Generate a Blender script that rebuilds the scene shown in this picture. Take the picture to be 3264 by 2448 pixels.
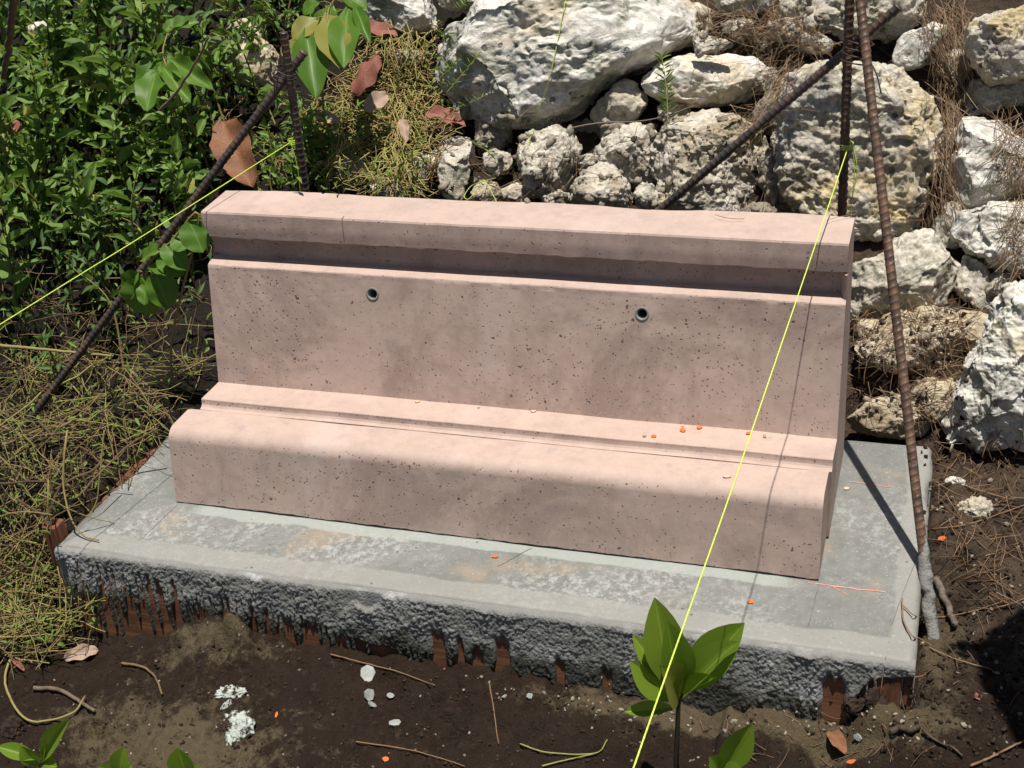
import bpy, bmesh, math, random
import numpy as np
from mathutils import Vector, Matrix

random.seed(7); RNG = np.random.default_rng(11)
scene = bpy.context.scene
COL = scene.collection
for o_ in list(bpy.data.objects): bpy.data.objects.remove(o_)

# ------------------------------------------------------------------ camera, sky, sun, exposure
CF = 4343.878; CYAW, CPITCH, CROLL = -0.347316, -0.536071, -0.0971746
CPOS = np.array([1.348801, -1.793353, 1.464120])
def cam_axes():
    f = np.array([math.sin(CYAW)*math.cos(CPITCH), math.cos(CYAW)*math.cos(CPITCH), math.sin(CPITCH)])
    r = np.array([math.cos(CYAW), -math.sin(CYAW), 0.0]); u = np.cross(r, f)
    c, s = math.cos(CROLL), math.sin(CROLL)
    return c*r + s*u, -s*r + c*u, f
CR, CU, CFW = cam_axes()
cam_d = bpy.data.cameras.new('camera'); cam = bpy.data.objects.new('camera', cam_d); COL.objects.link(cam)
cam_d.sensor_width = 36; cam_d.lens = CF/3264*36; cam_d.clip_start = 0.02; cam_d.clip_end = 500
m3 = Matrix((CR, CU, -CFW)).transposed()
cam.matrix_world = Matrix.Translation(Vector(CPOS)) @ m3.to_4x4()
scene.camera = cam

SUN = Vector((0.10, -0.10, 1.0)).normalized()
world = bpy.data.worlds.new('World'); scene.world = world; world.use_nodes = True
wn = world.node_tree.nodes; wl = world.node_tree.links
bg = wn['Background']; sky = wn.new('ShaderNodeTexSky'); sky.sky_type = 'NISHITA'; sky.sun_disc = False
sky.sun_elevation = math.asin(SUN.z); sky.sun_rotation = math.atan2(SUN.x, SUN.y)
sky.altitude = 0; sky.air_density = 1.0; sky.dust_density = 1.0; sky.ozone_density = 1.0
wl.new(sky.outputs[0], bg.inputs[0]); bg.inputs[1].default_value = 0.05
sd = bpy.data.lights.new('sun', 'SUN'); sd.energy = 5.0; sd.angle = math.radians(0.53); sd.color = (1.0, 0.95, 0.87)
so = bpy.data.objects.new('sun', sd); COL.objects.link(so); so.rotation_euler = SUN.to_track_quat('Z', 'Y').to_euler()
so.location = (0, 0, 6)
scene.view_settings.view_transform = 'Standard'; scene.view_settings.look = 'None'
scene.view_settings.exposure = 0.20; scene.view_settings.gamma = 1.0
scene.cycles.max_bounces = 8; scene.cycles.transparent_max_bounces = 8

# ------------------------------------------------------------------ photograph pixel (2212 x 1659 grid) -> ray
KD = 3264/2212
def ray(u, v):
    return CPOS, CFW + CR*(u*KD-1632)/CF - CU*(v*KD-1224)/CF
def onpl(u, v, n, q):
    o, d = ray(u, v); n = np.asarray(n, float); t = ((np.asarray(q)-o)@n)/(d@n); return o+t*d
def onz(u, v, z): return onpl(u, v, (0, 0, 1), (0, 0, z))
def ony(u, v, y): return onpl(u, v, (0, 1, 0), (0, y, 0))
SLN = np.array([0, -0.7, 1.0])/math.hypot(.7, 1)
def onslope(u, v, off=0.0): return onpl(u, v, SLN, np.array([0, .52, -.10])+SLN*off)

# ------------------------------------------------------------------ numpy noise
def _h(ix, iy, iz, s):
    with np.errstate(over='ignore'):
        h = (ix.astype(np.uint32)*np.uint32(374761393) + iy.astype(np.uint32)*np.uint32(668265263)
             + iz.astype(np.uint32)*np.uint32(2147483647 & 1274126177) + np.uint32((s*144665+1013904223) & 0xffffffff))
        h = (h ^ (h >> np.uint32(13)))*np.uint32(1274126177)
        h = (h ^ (h >> np.uint32(16)))*np.uint32(2246822519)
        h = h ^ (h >> np.uint32(15))
    return h.astype(np.float64)/4294967295.0
def vnoise(P, s=0):
    F = np.floor(P); I = F.astype(np.int64); t = P-F; t = t*t*t*(t*(t*6-15)+10)
    x, y, z = I[:, 0], I[:, 1], I[:, 2]; tx, ty, tz = t[:, 0], t[:, 1], t[:, 2]
    def L(a, b, w): return a+(b-a)*w
    c = [[[_h(x+i, y+j, z+k, s) for k in (0, 1)] for j in (0, 1)] for i in (0, 1)]
    return L(L(L(c[0][0][0], c[1][0][0], tx), L(c[0][1][0], c[1][1][0], tx), ty),
             L(L(c[0][0][1], c[1][0][1], tx), L(c[0][1][1], c[1][1][1], tx), ty), tz)*2-1
def fbm(P, o=4, s=0, g=.5):
    a, r, n = 1., 0., 0.
    for i in range(o):
        r = r+a*vnoise(P*(2.03**i)+i*17.3, s+i); n += a; a *= g
    return r/n
def ridged(P, o=4, s=0):
    a, r, n = 1., 0., 0.
    for i in range(o):
        r = r+a*(1-np.abs(vnoise(P*(2.1**i)+i*9.1, s+i))*1.6); n += a; a *= .55
    return r/n
def worley(P, s=0):
    F = np.floor(P).astype(np.int64); best = np.full(len(P), 9.0); val = np.zeros(len(P))
    for i in (-1, 0, 1):
        for j in (-1, 0, 1):
            for k in (-1, 0, 1):
                x, y, z = F[:, 0]+i, F[:, 1]+j, F[:, 2]+k
                d = np.sqrt((x+_h(x, y, z, s)-P[:, 0])**2+(y+_h(x, y, z, s+1)-P[:, 1])**2+(z+_h(x, y, z, s+2)-P[:, 2])**2)
                m = d < best; best = np.where(m, d, best); val = np.where(m, _h(x, y, z, s+3), val)
    return best, val
def sstep(a, b, x):
    t = np.clip((x-a)/(b-a), 0, 1); return t*t*(3-2*t)
def P2(x, y, z=0.0):
    return np.stack([x, y, np.broadcast_to(z, np.shape(x))], -1).reshape(-1, 3).astype(float)

# ------------------------------------------------------------------ materials
class NT:
    def __init__(s, name):
        s.m = bpy.data.materials.new(name); s.m.use_nodes = True; s.t = s.m.node_tree
        s.p = s.t.nodes['Principled BSDF']; s.out = s.t.nodes['Material Output']
        s.co = s.n('ShaderNodeTexCoord').outputs['Object']
    def n(s, k): return s.t.nodes.new(k)
    def put(s, sock, v):
        if hasattr(v, 'links'): s.t.links.new(v, sock)
        elif isinstance(v, (tuple, list)): sock.default_value = tuple(v)+((1,) if len(v) == 3 and len(sock.default_value) == 4 else ())
        else: sock.default_value = v
    def noise(s, sc, det=4, r=.55, vec=None, dist=0, d='3D'):
        k = s.n('ShaderNodeTexNoise'); s.put(k.inputs['Vector'], vec or s.co); k.inputs['Scale'].default_value = sc
        k.inputs['Detail'].default_value = det; k.inputs['Roughness'].default_value = r; k.inputs['Distortion'].default_value = dist
        return k.outputs['Fac']
    def vor(s, sc, feat='F1', vec=None, out='Distance'):
        k = s.n('ShaderNodeTexVoronoi'); k.feature = feat; s.put(k.inputs['Vector'], vec or s.co); k.inputs['Scale'].default_value = sc
        return k.outputs[out]
    def scale(s, v, vec=None):
        k = s.n('ShaderNodeMapping'); s.put(k.inputs['Vector'], vec or s.co); k.inputs['Scale'].default_value = v; return k.outputs[0]
    def ma(s, op, a, b=0.0, c=0.0):
        k = s.n('ShaderNodeMath'); k.operation = op; s.put(k.inputs[0], a); s.put(k.inputs[1], b); s.put(k.inputs[2], c); return k.outputs[0]
    def mr(s, f, a, b, c=0., d=1.):
        k = s.n('ShaderNodeMapRange'); k.interpolation_type = 'SMOOTHSTEP'; s.put(k.inputs[0], f)
        for i, v in enumerate((a, b, c, d)): s.put(k.inputs[i+1], v)
        return k.outputs[0]
    def mix(s, f, a, b, bt='MIX'):
        k = s.n('ShaderNodeMix'); k.data_type = 'RGBA'; k.blend_type = bt
        s.put(k.inputs[0], f); s.put(k.inputs[6], a); s.put(k.inputs[7], b); return k.outputs[2]
    def ramp(s, f, *st):
        k = s.n('ShaderNodeValToRGB'); s.put(k.inputs[0], f); e = k.color_ramp.elements
        while len(e) < len(st): e.new(.5)
        for el, (p, c) in zip(e, st): el.position = p; el.color = tuple(c)+(1,)
        return k.outputs[0]
    def bump(s, h, st, dist, nrm=None):
        k = s.n('ShaderNodeBump'); k.inputs['Strength'].default_value = st; k.inputs['Distance'].default_value = dist
        s.put(k.inputs['Height'], h)
        if nrm: s.put(k.inputs['Normal'], nrm)
        return k.outputs[0]
    def attr(s, nm):
        k = s.n('ShaderNodeAttribute'); k.attribute_name = nm; return k.outputs['Fac']
    def rnd(s): return s.n('ShaderNodeObjectInfo').outputs['Random']
    def sep(s, v):
        k = s.n('ShaderNodeSeparateXYZ'); s.put(k.inputs[0], v); return k.outputs
    def done(s, col, rough=.8, nrm=None, spec=.3):
        s.put(s.p.inputs['Base Color'], col); s.put(s.p.inputs['Roughness'], rough)
        s.put(s.p.inputs['Specular IOR Level'], spec)
        if nrm: s.put(s.p.inputs['Normal'], nrm)
        return s.m

def mat_concrete_pink():
    t = NT('pink_cast_concrete')
    nz = t.sep(t.n('ShaderNodeNewGeometry').outputs['True Normal'])[2]
    top = t.mr(nz, .5, .85)
    base = t.mix(t.noise(2.6, 5, .6), (.47, .345, .288), (.54, .415, .352))
    fine = t.noise(45, 5, .65)
    base = t.mix(t.mr(fine, .35, .75, 0, .35), base, (.36, .27, .24))
    st = t.ma('MULTIPLY', t.mr(t.noise(4.2, 8, .7, dist=.9), .44, .64), t.ma('SUBTRACT', 1.0, t.ma('MULTIPLY', top, .8)))
    base = t.mix(t.ma('MULTIPLY', st, .62), base, (.275, .20, .17))
    base = t.mix(t.mr(t.noise(17, 6, .7), .46, .66, 0, .30), base, (.31, .235, .20)); base = t.mix(t.mr(t.noise(240, 3, .8), .5, .72, 0, .30), base, (.62, .50, .44))
    blot = t.mr(t.noise(26, 3, .5), .62, .74)
    base = t.mix(t.ma('MULTIPLY', blot, .28), base, (.27, .24, .25))
    och = t.mr(t.noise(7.5, 3, .5, vec=t.scale((1, 1.6, 1.2))), .66, .76)
    base = t.mix(t.ma('MULTIPLY', och, .16), base, (.47, .33, .19))
    wash = t.mr(t.noise(1.0, 6, .7, vec=t.scale((14, 14, 2.2))), .52, .72); base = t.mix(t.ma('MULTIPLY', wash, t.ma('SUBTRACT', .42, t.ma('MULTIPLY', top, .30))), base, (.30, .22, .18))
    pale = t.mr(t.noise(3.4, 5, .6, vec=t.scale((1.7, 1, 1))), .57, .72)
    base = t.mix(t.ma('MULTIPLY', pale, .30), base, (.60, .50, .46))
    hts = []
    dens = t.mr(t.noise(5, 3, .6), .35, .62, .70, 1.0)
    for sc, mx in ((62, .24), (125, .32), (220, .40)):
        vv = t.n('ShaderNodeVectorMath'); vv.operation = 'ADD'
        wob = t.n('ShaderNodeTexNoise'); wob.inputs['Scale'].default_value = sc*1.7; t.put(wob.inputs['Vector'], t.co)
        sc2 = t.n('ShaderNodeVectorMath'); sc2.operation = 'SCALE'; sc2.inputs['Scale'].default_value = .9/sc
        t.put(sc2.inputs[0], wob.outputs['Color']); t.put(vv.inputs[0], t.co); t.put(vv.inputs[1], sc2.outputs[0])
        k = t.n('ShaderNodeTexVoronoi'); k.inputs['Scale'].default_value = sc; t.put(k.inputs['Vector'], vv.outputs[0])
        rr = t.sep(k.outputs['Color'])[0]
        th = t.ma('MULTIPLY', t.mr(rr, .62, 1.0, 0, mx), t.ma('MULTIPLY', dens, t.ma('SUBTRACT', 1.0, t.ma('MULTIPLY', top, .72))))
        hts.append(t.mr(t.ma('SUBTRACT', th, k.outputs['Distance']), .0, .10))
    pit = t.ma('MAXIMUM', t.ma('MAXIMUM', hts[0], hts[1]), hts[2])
    base = t.mix(t.ma('MULTIPLY', pit, .78), base, (.085, .052, .038))  # dark in the pits is dirt plus shade painted into the colour
    h = t.ma('SUBTRACT', t.ma('MULTIPLY', fine, .18), pit)
    return t.done(base, .82, t.bump(h, .55, .0025), .25)

def mat_slab():
    t = NT('green_concrete_slab'); x, y, z = t.sep(t.co)[:3]
    base = t.mix(t.noise(3.2, 6, .62), (.135, .139, .127), (.250, .252, .234))
    base = t.mix(t.mr(t.noise(30, 6, .7), .38, .72, 0, .6), base, (.125, .132, .12))
    wmask = t.ma('MULTIPLY', t.mr(t.noise(3.8, 4, .6), .44, .62), t.mr(t.noise(62, 7, .8), .44, .62))
    base = t.mix(t.ma('MULTIPLY', wmask, .62), base, (.46, .465, .455))
    br = t.ma('MULTIPLY', t.mr(t.noise(4.4, 4, .6, vec=t.scale((1, 1.5, 1))), .56, .70), .5)
    base = t.mix(br, base, (.33, .25, .17))
    wob = t.ma('MULTIPLY', t.ma('SUBTRACT', t.noise(9, 4, .6), .5), .03)
    yy = t.ma('ADD', y, wob); xx = t.ma('ADD', x, wob)
    edge = t.ma('MAXIMUM', t.mr(yy, -.112, -.118), t.mr(xx, 1.318, 1.326))
    ecol = t.mix(t.noise(14, 5, .6), (.235, .232, .21), (.33, .325, .295))
    base = t.mix(t.ma('MULTIPLY', edge, .75), base, ecol)
    mint = t.ma('MULTIPLY', t.ma('MULTIPLY', t.mr(yy, -.026, -.021), t.mr(x, 1.19, 1.12)), t.ma('MULTIPLY', t.mr(x, .03, .07), t.mr(y, .03, .01)))
    base = t.mix(t.ma('MULTIPLY', mint, .8), base, (.33, .36, .33))
    spots = t.mr(t.vor(38), .13, .06)
    base = t.mix(t.ma('MULTIPLY', spots, t.mr(t.noise(6), .5, .6)), base, (.12, .115, .10))
    base = t.mix(t.mr(t.noise(170, 5, .8), .56, .68, 0, .55), base, (.46, .46, .44)); base = t.mix(t.mr(t.noise(140, 4, .8, vec=t.scale((1.3, 1, 1))), .60, .70, 0, .5), base, (.10, .105, .095))
    h = t.ma('ADD', t.ma('MULTIPLY', t.noise(60, 6, .7), .5), t.ma('MULTIPLY', t.noise(12, 3), .6))
    return t.done(base, .62, t.bump(h, .35, .004), .35)

def mat_mortar():
    t = NT('rough_grey_mortar'); x, y, z = t.sep(t.co)[:3]
    base = t.mix(t.noise(40, 6, .7), (.15, .15, .14), (.31, .308, .285))
    ef = t.ma('MULTIPLY', t.mr(t.noise(5.5, 4, .6), .52, .66), t.mr(t.noise(42, 5, .7), .4, .62))
    base = t.mix(t.ma('MULTIPLY', ef, .8), base, (.50, .505, .51))
    wet = t.mr(t.ma('ADD', z, t.ma('MULTIPLY', t.ma('SUBTRACT', t.noise(11, 4, .6), .5), .10)), -.070, -.100)
    base = t.mix(t.ma('MULTIPLY', wet, .88), base, (.035, .036, .026))
    rough = t.mr(wet, 0, 1, .85, .45)
    return t.done(base, rough, t.bump(t.ma('ADD', t.noise(150, 5, .75), t.ma('MULTIPLY', t.vor(230), -.5)), .7, .003), .3)

def mat_wood(c1, c2, axis=0):
    t = NT('form_timber'); sc = (3, 60, 60) if axis == 0 else (60, 60, 4)
    g = t.noise(1.0, 6, .65, vec=t.scale(sc)); base = t.mix(t.mr(g, .3, .7), c1, c2)
    base = t.mix(t.mr(t.noise(9, 5, .6), .5, .7, 0, .75), base, (.035, .022, .016))
    return t.done(base, .65, t.bump(g, .5, .003), .3)

def mat_rock(name, a, b, c, dark=.5, moss=.0, grit=1.0):
    t = NT(name)
    rn = t.n('ShaderNodeVectorMath'); rn.operation = 'ADD'; t.put(rn.inputs[0], t.co)
    s3 = t.n('ShaderNodeCombineXYZ'); r = t.rnd(); t.put(s3.inputs[0], t.ma('MULTIPLY', r, 37)); t.put(s3.inputs[1], t.ma('MULTIPLY', r, 91)); t.put(rn.inputs[1], s3.outputs[0])
    v = rn.outputs[0]
    base = t.mix(t.mr(t.noise(7, 6, .65, vec=v), .38, .62), a, b)
    base = t.mix(t.mr(t.noise(4.5, 5, .6, vec=v, dist=1.0), .50, .66), base, c)
    g = t.noise(55, 8, .75, vec=v)
    base = t.mix(t.mr(g, .42, .58, .36*grit, 0), base, (.17, .145, .11))
    pk = t.n('ShaderNodeTexVoronoi'); pk.inputs['Scale'].default_value = 48; t.put(pk.inputs['Vector'], v)
    hole = t.mr(t.ma('SUBTRACT', t.mr(t.sep(pk.outputs['Color'])[0], .6, 1, 0, .42), pk.outputs['Distance']), 0, .12)
    hole = t.ma('MULTIPLY', hole, t.mr(t.noise(9, 3, vec=v), .42, .58))
    lich = t.mr(t.noise(11, 7, .72, vec=v), .53, .63)
    base = t.mix(t.ma('MULTIPLY', lich, dark), base, (.115, .11, .10))
    if moss:
        nz = t.sep(t.n('ShaderNodeNewGeometry').outputs['True Normal'])[2]
        mm = t.ma('MULTIPLY', t.mr(t.noise(8, 6, .7, vec=v), .44, .62), moss)
        base = t.mix(t.ma('MULTIPLY', mm, t.mr(nz, .75, .15)), base, (.105, .13, .045))
    base = t.mix(t.ma('MULTIPLY', hole, .75), base, (.05, .045, .038))
    h = t.ma('SUBTRACT', t.ma('ADD', t.ma('MULTIPLY', g, .7), t.ma('MULTIPLY', t.noise(150, 4, .7, vec=v), .35)), hole)
    return t.done(base, .9, t.bump(h, .85*grit, .009), .12)

def mat_soil():
    t = NT('wet_mud_and_sand'); sand = t.attr('sand'); lit = t.attr('litter'); shd = t.attr('painted_shade')
    mud = t.mix(t.noise(14, 7, .7), (.0105, .0060, .0037), (.050, .0300, .0180))
    mud = t.mix(t.mr(t.noise(60, 6, .7), .55, .7, 0, .45), mud, (.085, .055, .034))
    sd_ = t.mix(t.noise(90, 6, .75), (.065, .049, .026), (.185, .142, .084))
    sn = t.ma('ADD', sand, t.ma('MULTIPLY', t.ma('SUBTRACT', t.noise(34, 8, .8), .5), 2.4))
    m = t.mr(sn, .40, .85)
    base = t.mix(m, mud, sd_)
    lt = t.mix(t.noise(70, 6, .75), (.036, .026, .017), (.15, .108, .072))
    base = t.mix(t.ma('MULTIPLY', lit, t.mr(t.noise(17, 5, .7), .35, .6)), base, lt)
    base = t.mix(t.ma('MULTIPLY', shd, .92), base, t.mix(t.noise(60, 6, .75), (.006, .005, .004), (.024, .018, .012)))  # near-black soil colour stands in for shade under the foliage
    k = t.n('ShaderNodeTexVoronoi'); k.inputs['Scale'].default_value = 75; t.put(k.inputs['Vector'], t.co)
    peb = t.ma('MULTIPLY', t.mr(t.sep(k.outputs['Color'])[1], .90, .93), t.mr(k.outputs['Distance'], .25, .15))
    base = t.mix(t.ma('MULTIPLY', peb, .8), base, (.34, .27, .19))
    h = t.ma('ADD', t.ma('ADD', t.ma('MULTIPLY', t.noise(45, 8, .72), .8), t.ma('MULTIPLY', t.noise(220, 4, .7), .25)), t.ma('MULTIPLY', peb, .3))
    rough = t.mr(t.ma('SUBTRACT', t.noise(19, 5, .6), t.ma('MULTIPLY', m, .4)), .3, .65, .90, .50)
    return t.done(base, rough, t.bump(h, 1.0, .020), .22)

def mat_leaf(name, a, b, tr=.35, rough=.42, back=None):
    t = NT(name); r = t.rnd()
    base = t.mix(t.ma('ADD', t.ma('MULTIPLY', r, .75), t.ma('MULTIPLY', t.noise(25, 3), .25)), a, b)
    base = t.mix(t.mr(r, .945, .955, 0, .8), base, (.34, .29, .07))
    base = t.mix(t.mr(t.noise(120, 3, .6), .55, .8, 0, .35), base, tuple(min(1, c*1.7+.01) for c in b))
    gu = t.sep(t.n('ShaderNodeTexCoord').outputs['UV'])
    vein = t.mr(t.ma('ABSOLUTE', t.ma('SUBTRACT', gu[0], .5)), .03, .0)
    base = t.mix(t.ma('MULTIPLY', vein, .45), base, tuple(min(1, c*2.2+.02) for c in b))
    t.done(base, rough, None, .4)
    tb = t.n('ShaderNodeBsdfTranslucent'); mx = t.n('ShaderNodeMixShader'); mx.inputs[0].default_value = tr
    t.put(tb.inputs[0], t.mix(.5, base, (.22, .36, .03)) if not back else base)
    t.t.links.new(t.p.outputs[0], mx.inputs[1]); t.t.links.new(tb.outputs[0], mx.inputs[2]); t.t.links.new(mx.outputs[0], t.out.inputs[0])
    return t.m

def mat_simple(name, a, b, sc=30, rough=.7, spec=.3, bs=.3, bd=.002, r=False):
    t = NT(name); f = t.noise(sc, 5, .65)
    if r: f = t.ma('ADD', t.ma('MULTIPLY', f, .5), t.ma('MULTIPLY', t.rnd(), .5))
    return t.done(t.mix(t.mr(f, .3, .7), a, b), rough, t.bump(t.noise(sc*3, 4, .7), bs, bd), spec)

def mat_strand(name, a, b, c, rough=.75):
    t = NT(name); f = t.attr('tone'); return t.done(t.ramp(t.ma('ADD', f, t.ma('MULTIPLY', t.ma('SUBTRACT', t.noise(60, 4), .5), .35)), (0., a), (.5, b), (1., c)), rough, None, .25)

def mat_rebar():
    t = NT('rusty_rebar'); base = t.mix(t.mr(t.noise(28, 6, .7), .38, .62), (.058, .040, .032), (.135, .072, .044))
    base = t.mix(t.mr(t.noise(75, 5, .7), .52, .68), base, (.20, .115, .065))
    return t.done(base, t.mr(t.noise(33, 4), .3, .7, .42, .75), t.bump(t.noise(260, 4, .7), .5, .001), .5)
def mat_rebar_dark():
    t = NT('dark_rebar'); base = t.mix(t.mr(t.noise(22, 6, .7), .40, .64), (.046, .043, .043), (.125, .075, .052))
    return t.done(base, .38, t.bump(t.noise(260, 4, .7), .4, .001), .6)

M = {}
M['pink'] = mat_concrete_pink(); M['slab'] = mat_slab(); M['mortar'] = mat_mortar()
M['wood'] = mat_wood((.12, .050, .026), (.22, .10, .050), 0); M['woodv'] = mat_wood((.11, .043, .025), (.24, .10, .055), 2)
M['rw'] = mat_rock('white_limestone', (.82, .79, .71), (.70, .675, .62), (.70, .61, .465), .36, .7, .9)
M['ry'] = mat_rock('yellow_limestone', (.72, .645, .485), (.62, .595, .53), (.65, .52, .30), .62, .2, 1.15)
M['rg'] = mat_rock('grey_limestone', (.62, .565, .465), (.70, .65, .555), (.50, .415, .285), .50, .5, 1.05)
M['rt'] = mat_rock('tan_limestone', (.66, .565, .40), (.56, .48, .36), (.44, .35, .22), .45, .1, .9)
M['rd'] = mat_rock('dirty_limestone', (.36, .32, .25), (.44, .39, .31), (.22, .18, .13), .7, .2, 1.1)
M['soil'] = mat_soil()
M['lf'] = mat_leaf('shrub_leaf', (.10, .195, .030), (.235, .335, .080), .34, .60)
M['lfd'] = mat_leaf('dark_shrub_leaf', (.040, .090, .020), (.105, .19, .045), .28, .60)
M['lr'] = mat_leaf('round_glossy_leaf', (.070, .165, .015), (.135, .25, .03), .38, .48)
M['lm'] = mat_leaf('seedling_leaf', (.16, .285, .025), (.27, .385, .045), .45, .36)
M['ly'] = mat_leaf('weed_leaf', (.13, .23, .035), (.23, .31, .07), .35, .55)
M['dry'] = mat_simple('dry_brown_leaf', (.15, .060, .030), (.27, .125, .065), 40, .6, .3, .3, .002)
M['red'] = mat_simple('dry_red_leaf', (.19, .060, .042), (.32, .135, .10), 30, .55)
M['tan'] = mat_simple('dry_tan_leaf', (.30, .20, .14), (.44, .33, .25), 40, .7)
M['stem'] = mat_strand('vine_stem', (.040, .026, .017), (.24, .165, .075), (.29, .29, .085))
M['straw'] = mat_strand('dry_straw', (.17, .09, .04), (.40, .285, .115), (.36, .36, .12))
M['needle'] = mat_strand('pine_needle', (.085, .05, .03), (.24, .145, .08), (.36, .28, .19))
M['twig'] = mat_strand('bare_twig', (.05, .035, .025), (.11, .08, .055), (.21, .16, .11))
M['rebar'] = mat_rebar(); M['rebard'] = mat_rebar_dark()
M['line'] = mat_simple('mason_line', (.55, .75, .06), (.72, .88, .16), 200, .55, .3)
M['line2'] = mat_simple('old_mason_line', (.40, .48, .08), (.55, .62, .16), 120, .6)
M['wire'] = mat_simple('tie_wire', (.03, .02, .017), (.07, .04, .03), 120, .5, .5)
M['orange'] = mat_simple('orange_chip', (.72, .13, .03), (.85, .22, .06), 60, .5)
M['pinkchip'] = mat_simple('pale_chip', (.66, .40, .28), (.78, .56, .43), 60, .6)
M['flake'] = mat_simple('mortar_flake', (.24, .255, .235), (.37, .39, .36), 50, .85)
def mat_plaster():
    t = NT('pale_plaster'); b = t.mix(t.noise(60, 5, .7), (.40, .45, .40), (.58, .61, .55)); m = t.mr(t.noise(42, 6, .7), .47, .55)
    return t.done(t.mix(m, b, (.045, .031, .02)), .9, t.bump(t.noise(120, 5, .7), .9, .004), .2)
M['plaster'] = mat_plaster()
M['pencil'] = mat_simple('pencil_line', (.10, .10, .105), (.16, .16, .16), 90, .8)
M['chalk'] = mat_simple('pink_chalk', (.72, .20, .17), (.80, .36, .32), 90, .9)
M['sleeve'] = mat_simple('pvc_sleeve', (.17, .18, .16), (.26, .27, .24), 80, .6)
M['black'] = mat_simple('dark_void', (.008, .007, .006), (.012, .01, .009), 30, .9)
M['clod'] = mat_simple('soil_clod', (.012, .008, .0055), (.055, .038, .025), 55, .85, .2, .8, .004)
M['bark'] = mat_simple('bark', (.055, .036, .024), (.13, .09, .06), 60, .85, .2, .8, .004)
M['root'] = mat_simple('grey_root', (.085, .065, .05), (.21, .18, .15), 70, .85, .2, .8, .003)

# ------------------------------------------------------------------ mesh helpers
def mesh_np(name, V, F, mat=None, smooth=True, uv=None):
    me = bpy.data.meshes.new(name); V = np.asarray(V, np.float32); F = np.asarray(F, np.int32); k = F.shape[1]
    me.vertices.add(len(V)); me.vertices.foreach_set('co', V.ravel())
    me.loops.add(F.size); me.loops.foreach_set('vertex_index', F.ravel())
    me.polygons.add(len(F)); me.polygons.foreach_set('loop_start', np.arange(0, F.size, k, dtype=np.int32))
    me.polygons.foreach_set('loop_total', np.full(len(F), k, np.int32))
    if smooth: me.polygons.foreach_set('use_smooth', np.ones(len(F), bool))
    me.update(calc_edges=True); me.validate()
    if uv is not None:
        l = me.uv_layers.new(name='UVMap'); l.data.foreach_set('uv', np.asarray(uv, np.float32)[F.ravel()].ravel())
    if mat: me.materials.append(M[mat])
    return me
def fattr(me, nm, vals):
    a = me.attributes.new(nm, 'FLOAT', 'POINT'); a.data.foreach_set('value', np.asarray(vals, np.float32))
def link(name, me, parent=None, mtx=None):
    o = bpy.data.objects.new(name, me); COL.objects.link(o)
    L = mtx if mtx is not None else Matrix.Identity(4)
    if parent is not None:
        o.parent = parent; q = parent; off = Vector((0, 0, 0))
        while q is not None: off += q.location; q = q.parent
        L = Matrix.Translation(-off) @ L
    o.matrix_basis = L
    return o
def tag(o, label=None, cat=None, group=None, kind=None):
    for k, v in (('label', label), ('category', cat), ('group', group), ('kind', kind)):
        if v: o[k] = v
    return o
def empty(name, loc, label, cat, group=None):
    o = bpy.data.objects.new(name, None); COL.objects.link(o); o.location = Vector(loc); o.empty_display_size = .05
    return tag(o, label, cat, group)
def base_origin(o):
    """put a top-level mesh's origin at its base"""
    me = o.data; n = len(me.vertices); a = np.empty(n*3, np.float32); me.vertices.foreach_get('co', a); a = a.reshape(-1, 3)
    c = np.array([(a[:, 0].min()+a[:, 0].max())/2, (a[:, 1].min()+a[:, 1].max())/2, a[:, 2].min()], np.float32)
    me.vertices.foreach_set('co', (a-c).ravel()); o.location = Vector(c.tolist()); me.update(); return o
class MB:
    def __init__(s): s.V = []; s.F = []; s.n = 0; s.T = []; s.U = []
    def add(s, V, F, tone=.5, U=None):
        s.V.append(np.asarray(V, float)); s.F.append(np.asarray(F, int)+s.n); s.n += len(V)
        s.T.append(np.full(len(V), tone)); s.U.append(U if U is not None else np.full((len(V), 2), .25))
    def tube(s, pts, r0, r1=None, k=5, tone=.5, cap=True):
        V, F = tube(pts, r0, r1 if r1 is not None else r0, k); s.add(V, F, tone)
    def mesh(s, name, mat):
        me = mesh_np(name, np.concatenate(s.V), np.concatenate(s.F), mat, True, np.concatenate(s.U)); fattr(me, 'tone', np.concatenate(s.T)); return me
    def obj(s, name, mat, parent=None): return link(name, s.mesh(name, mat), parent)
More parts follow.
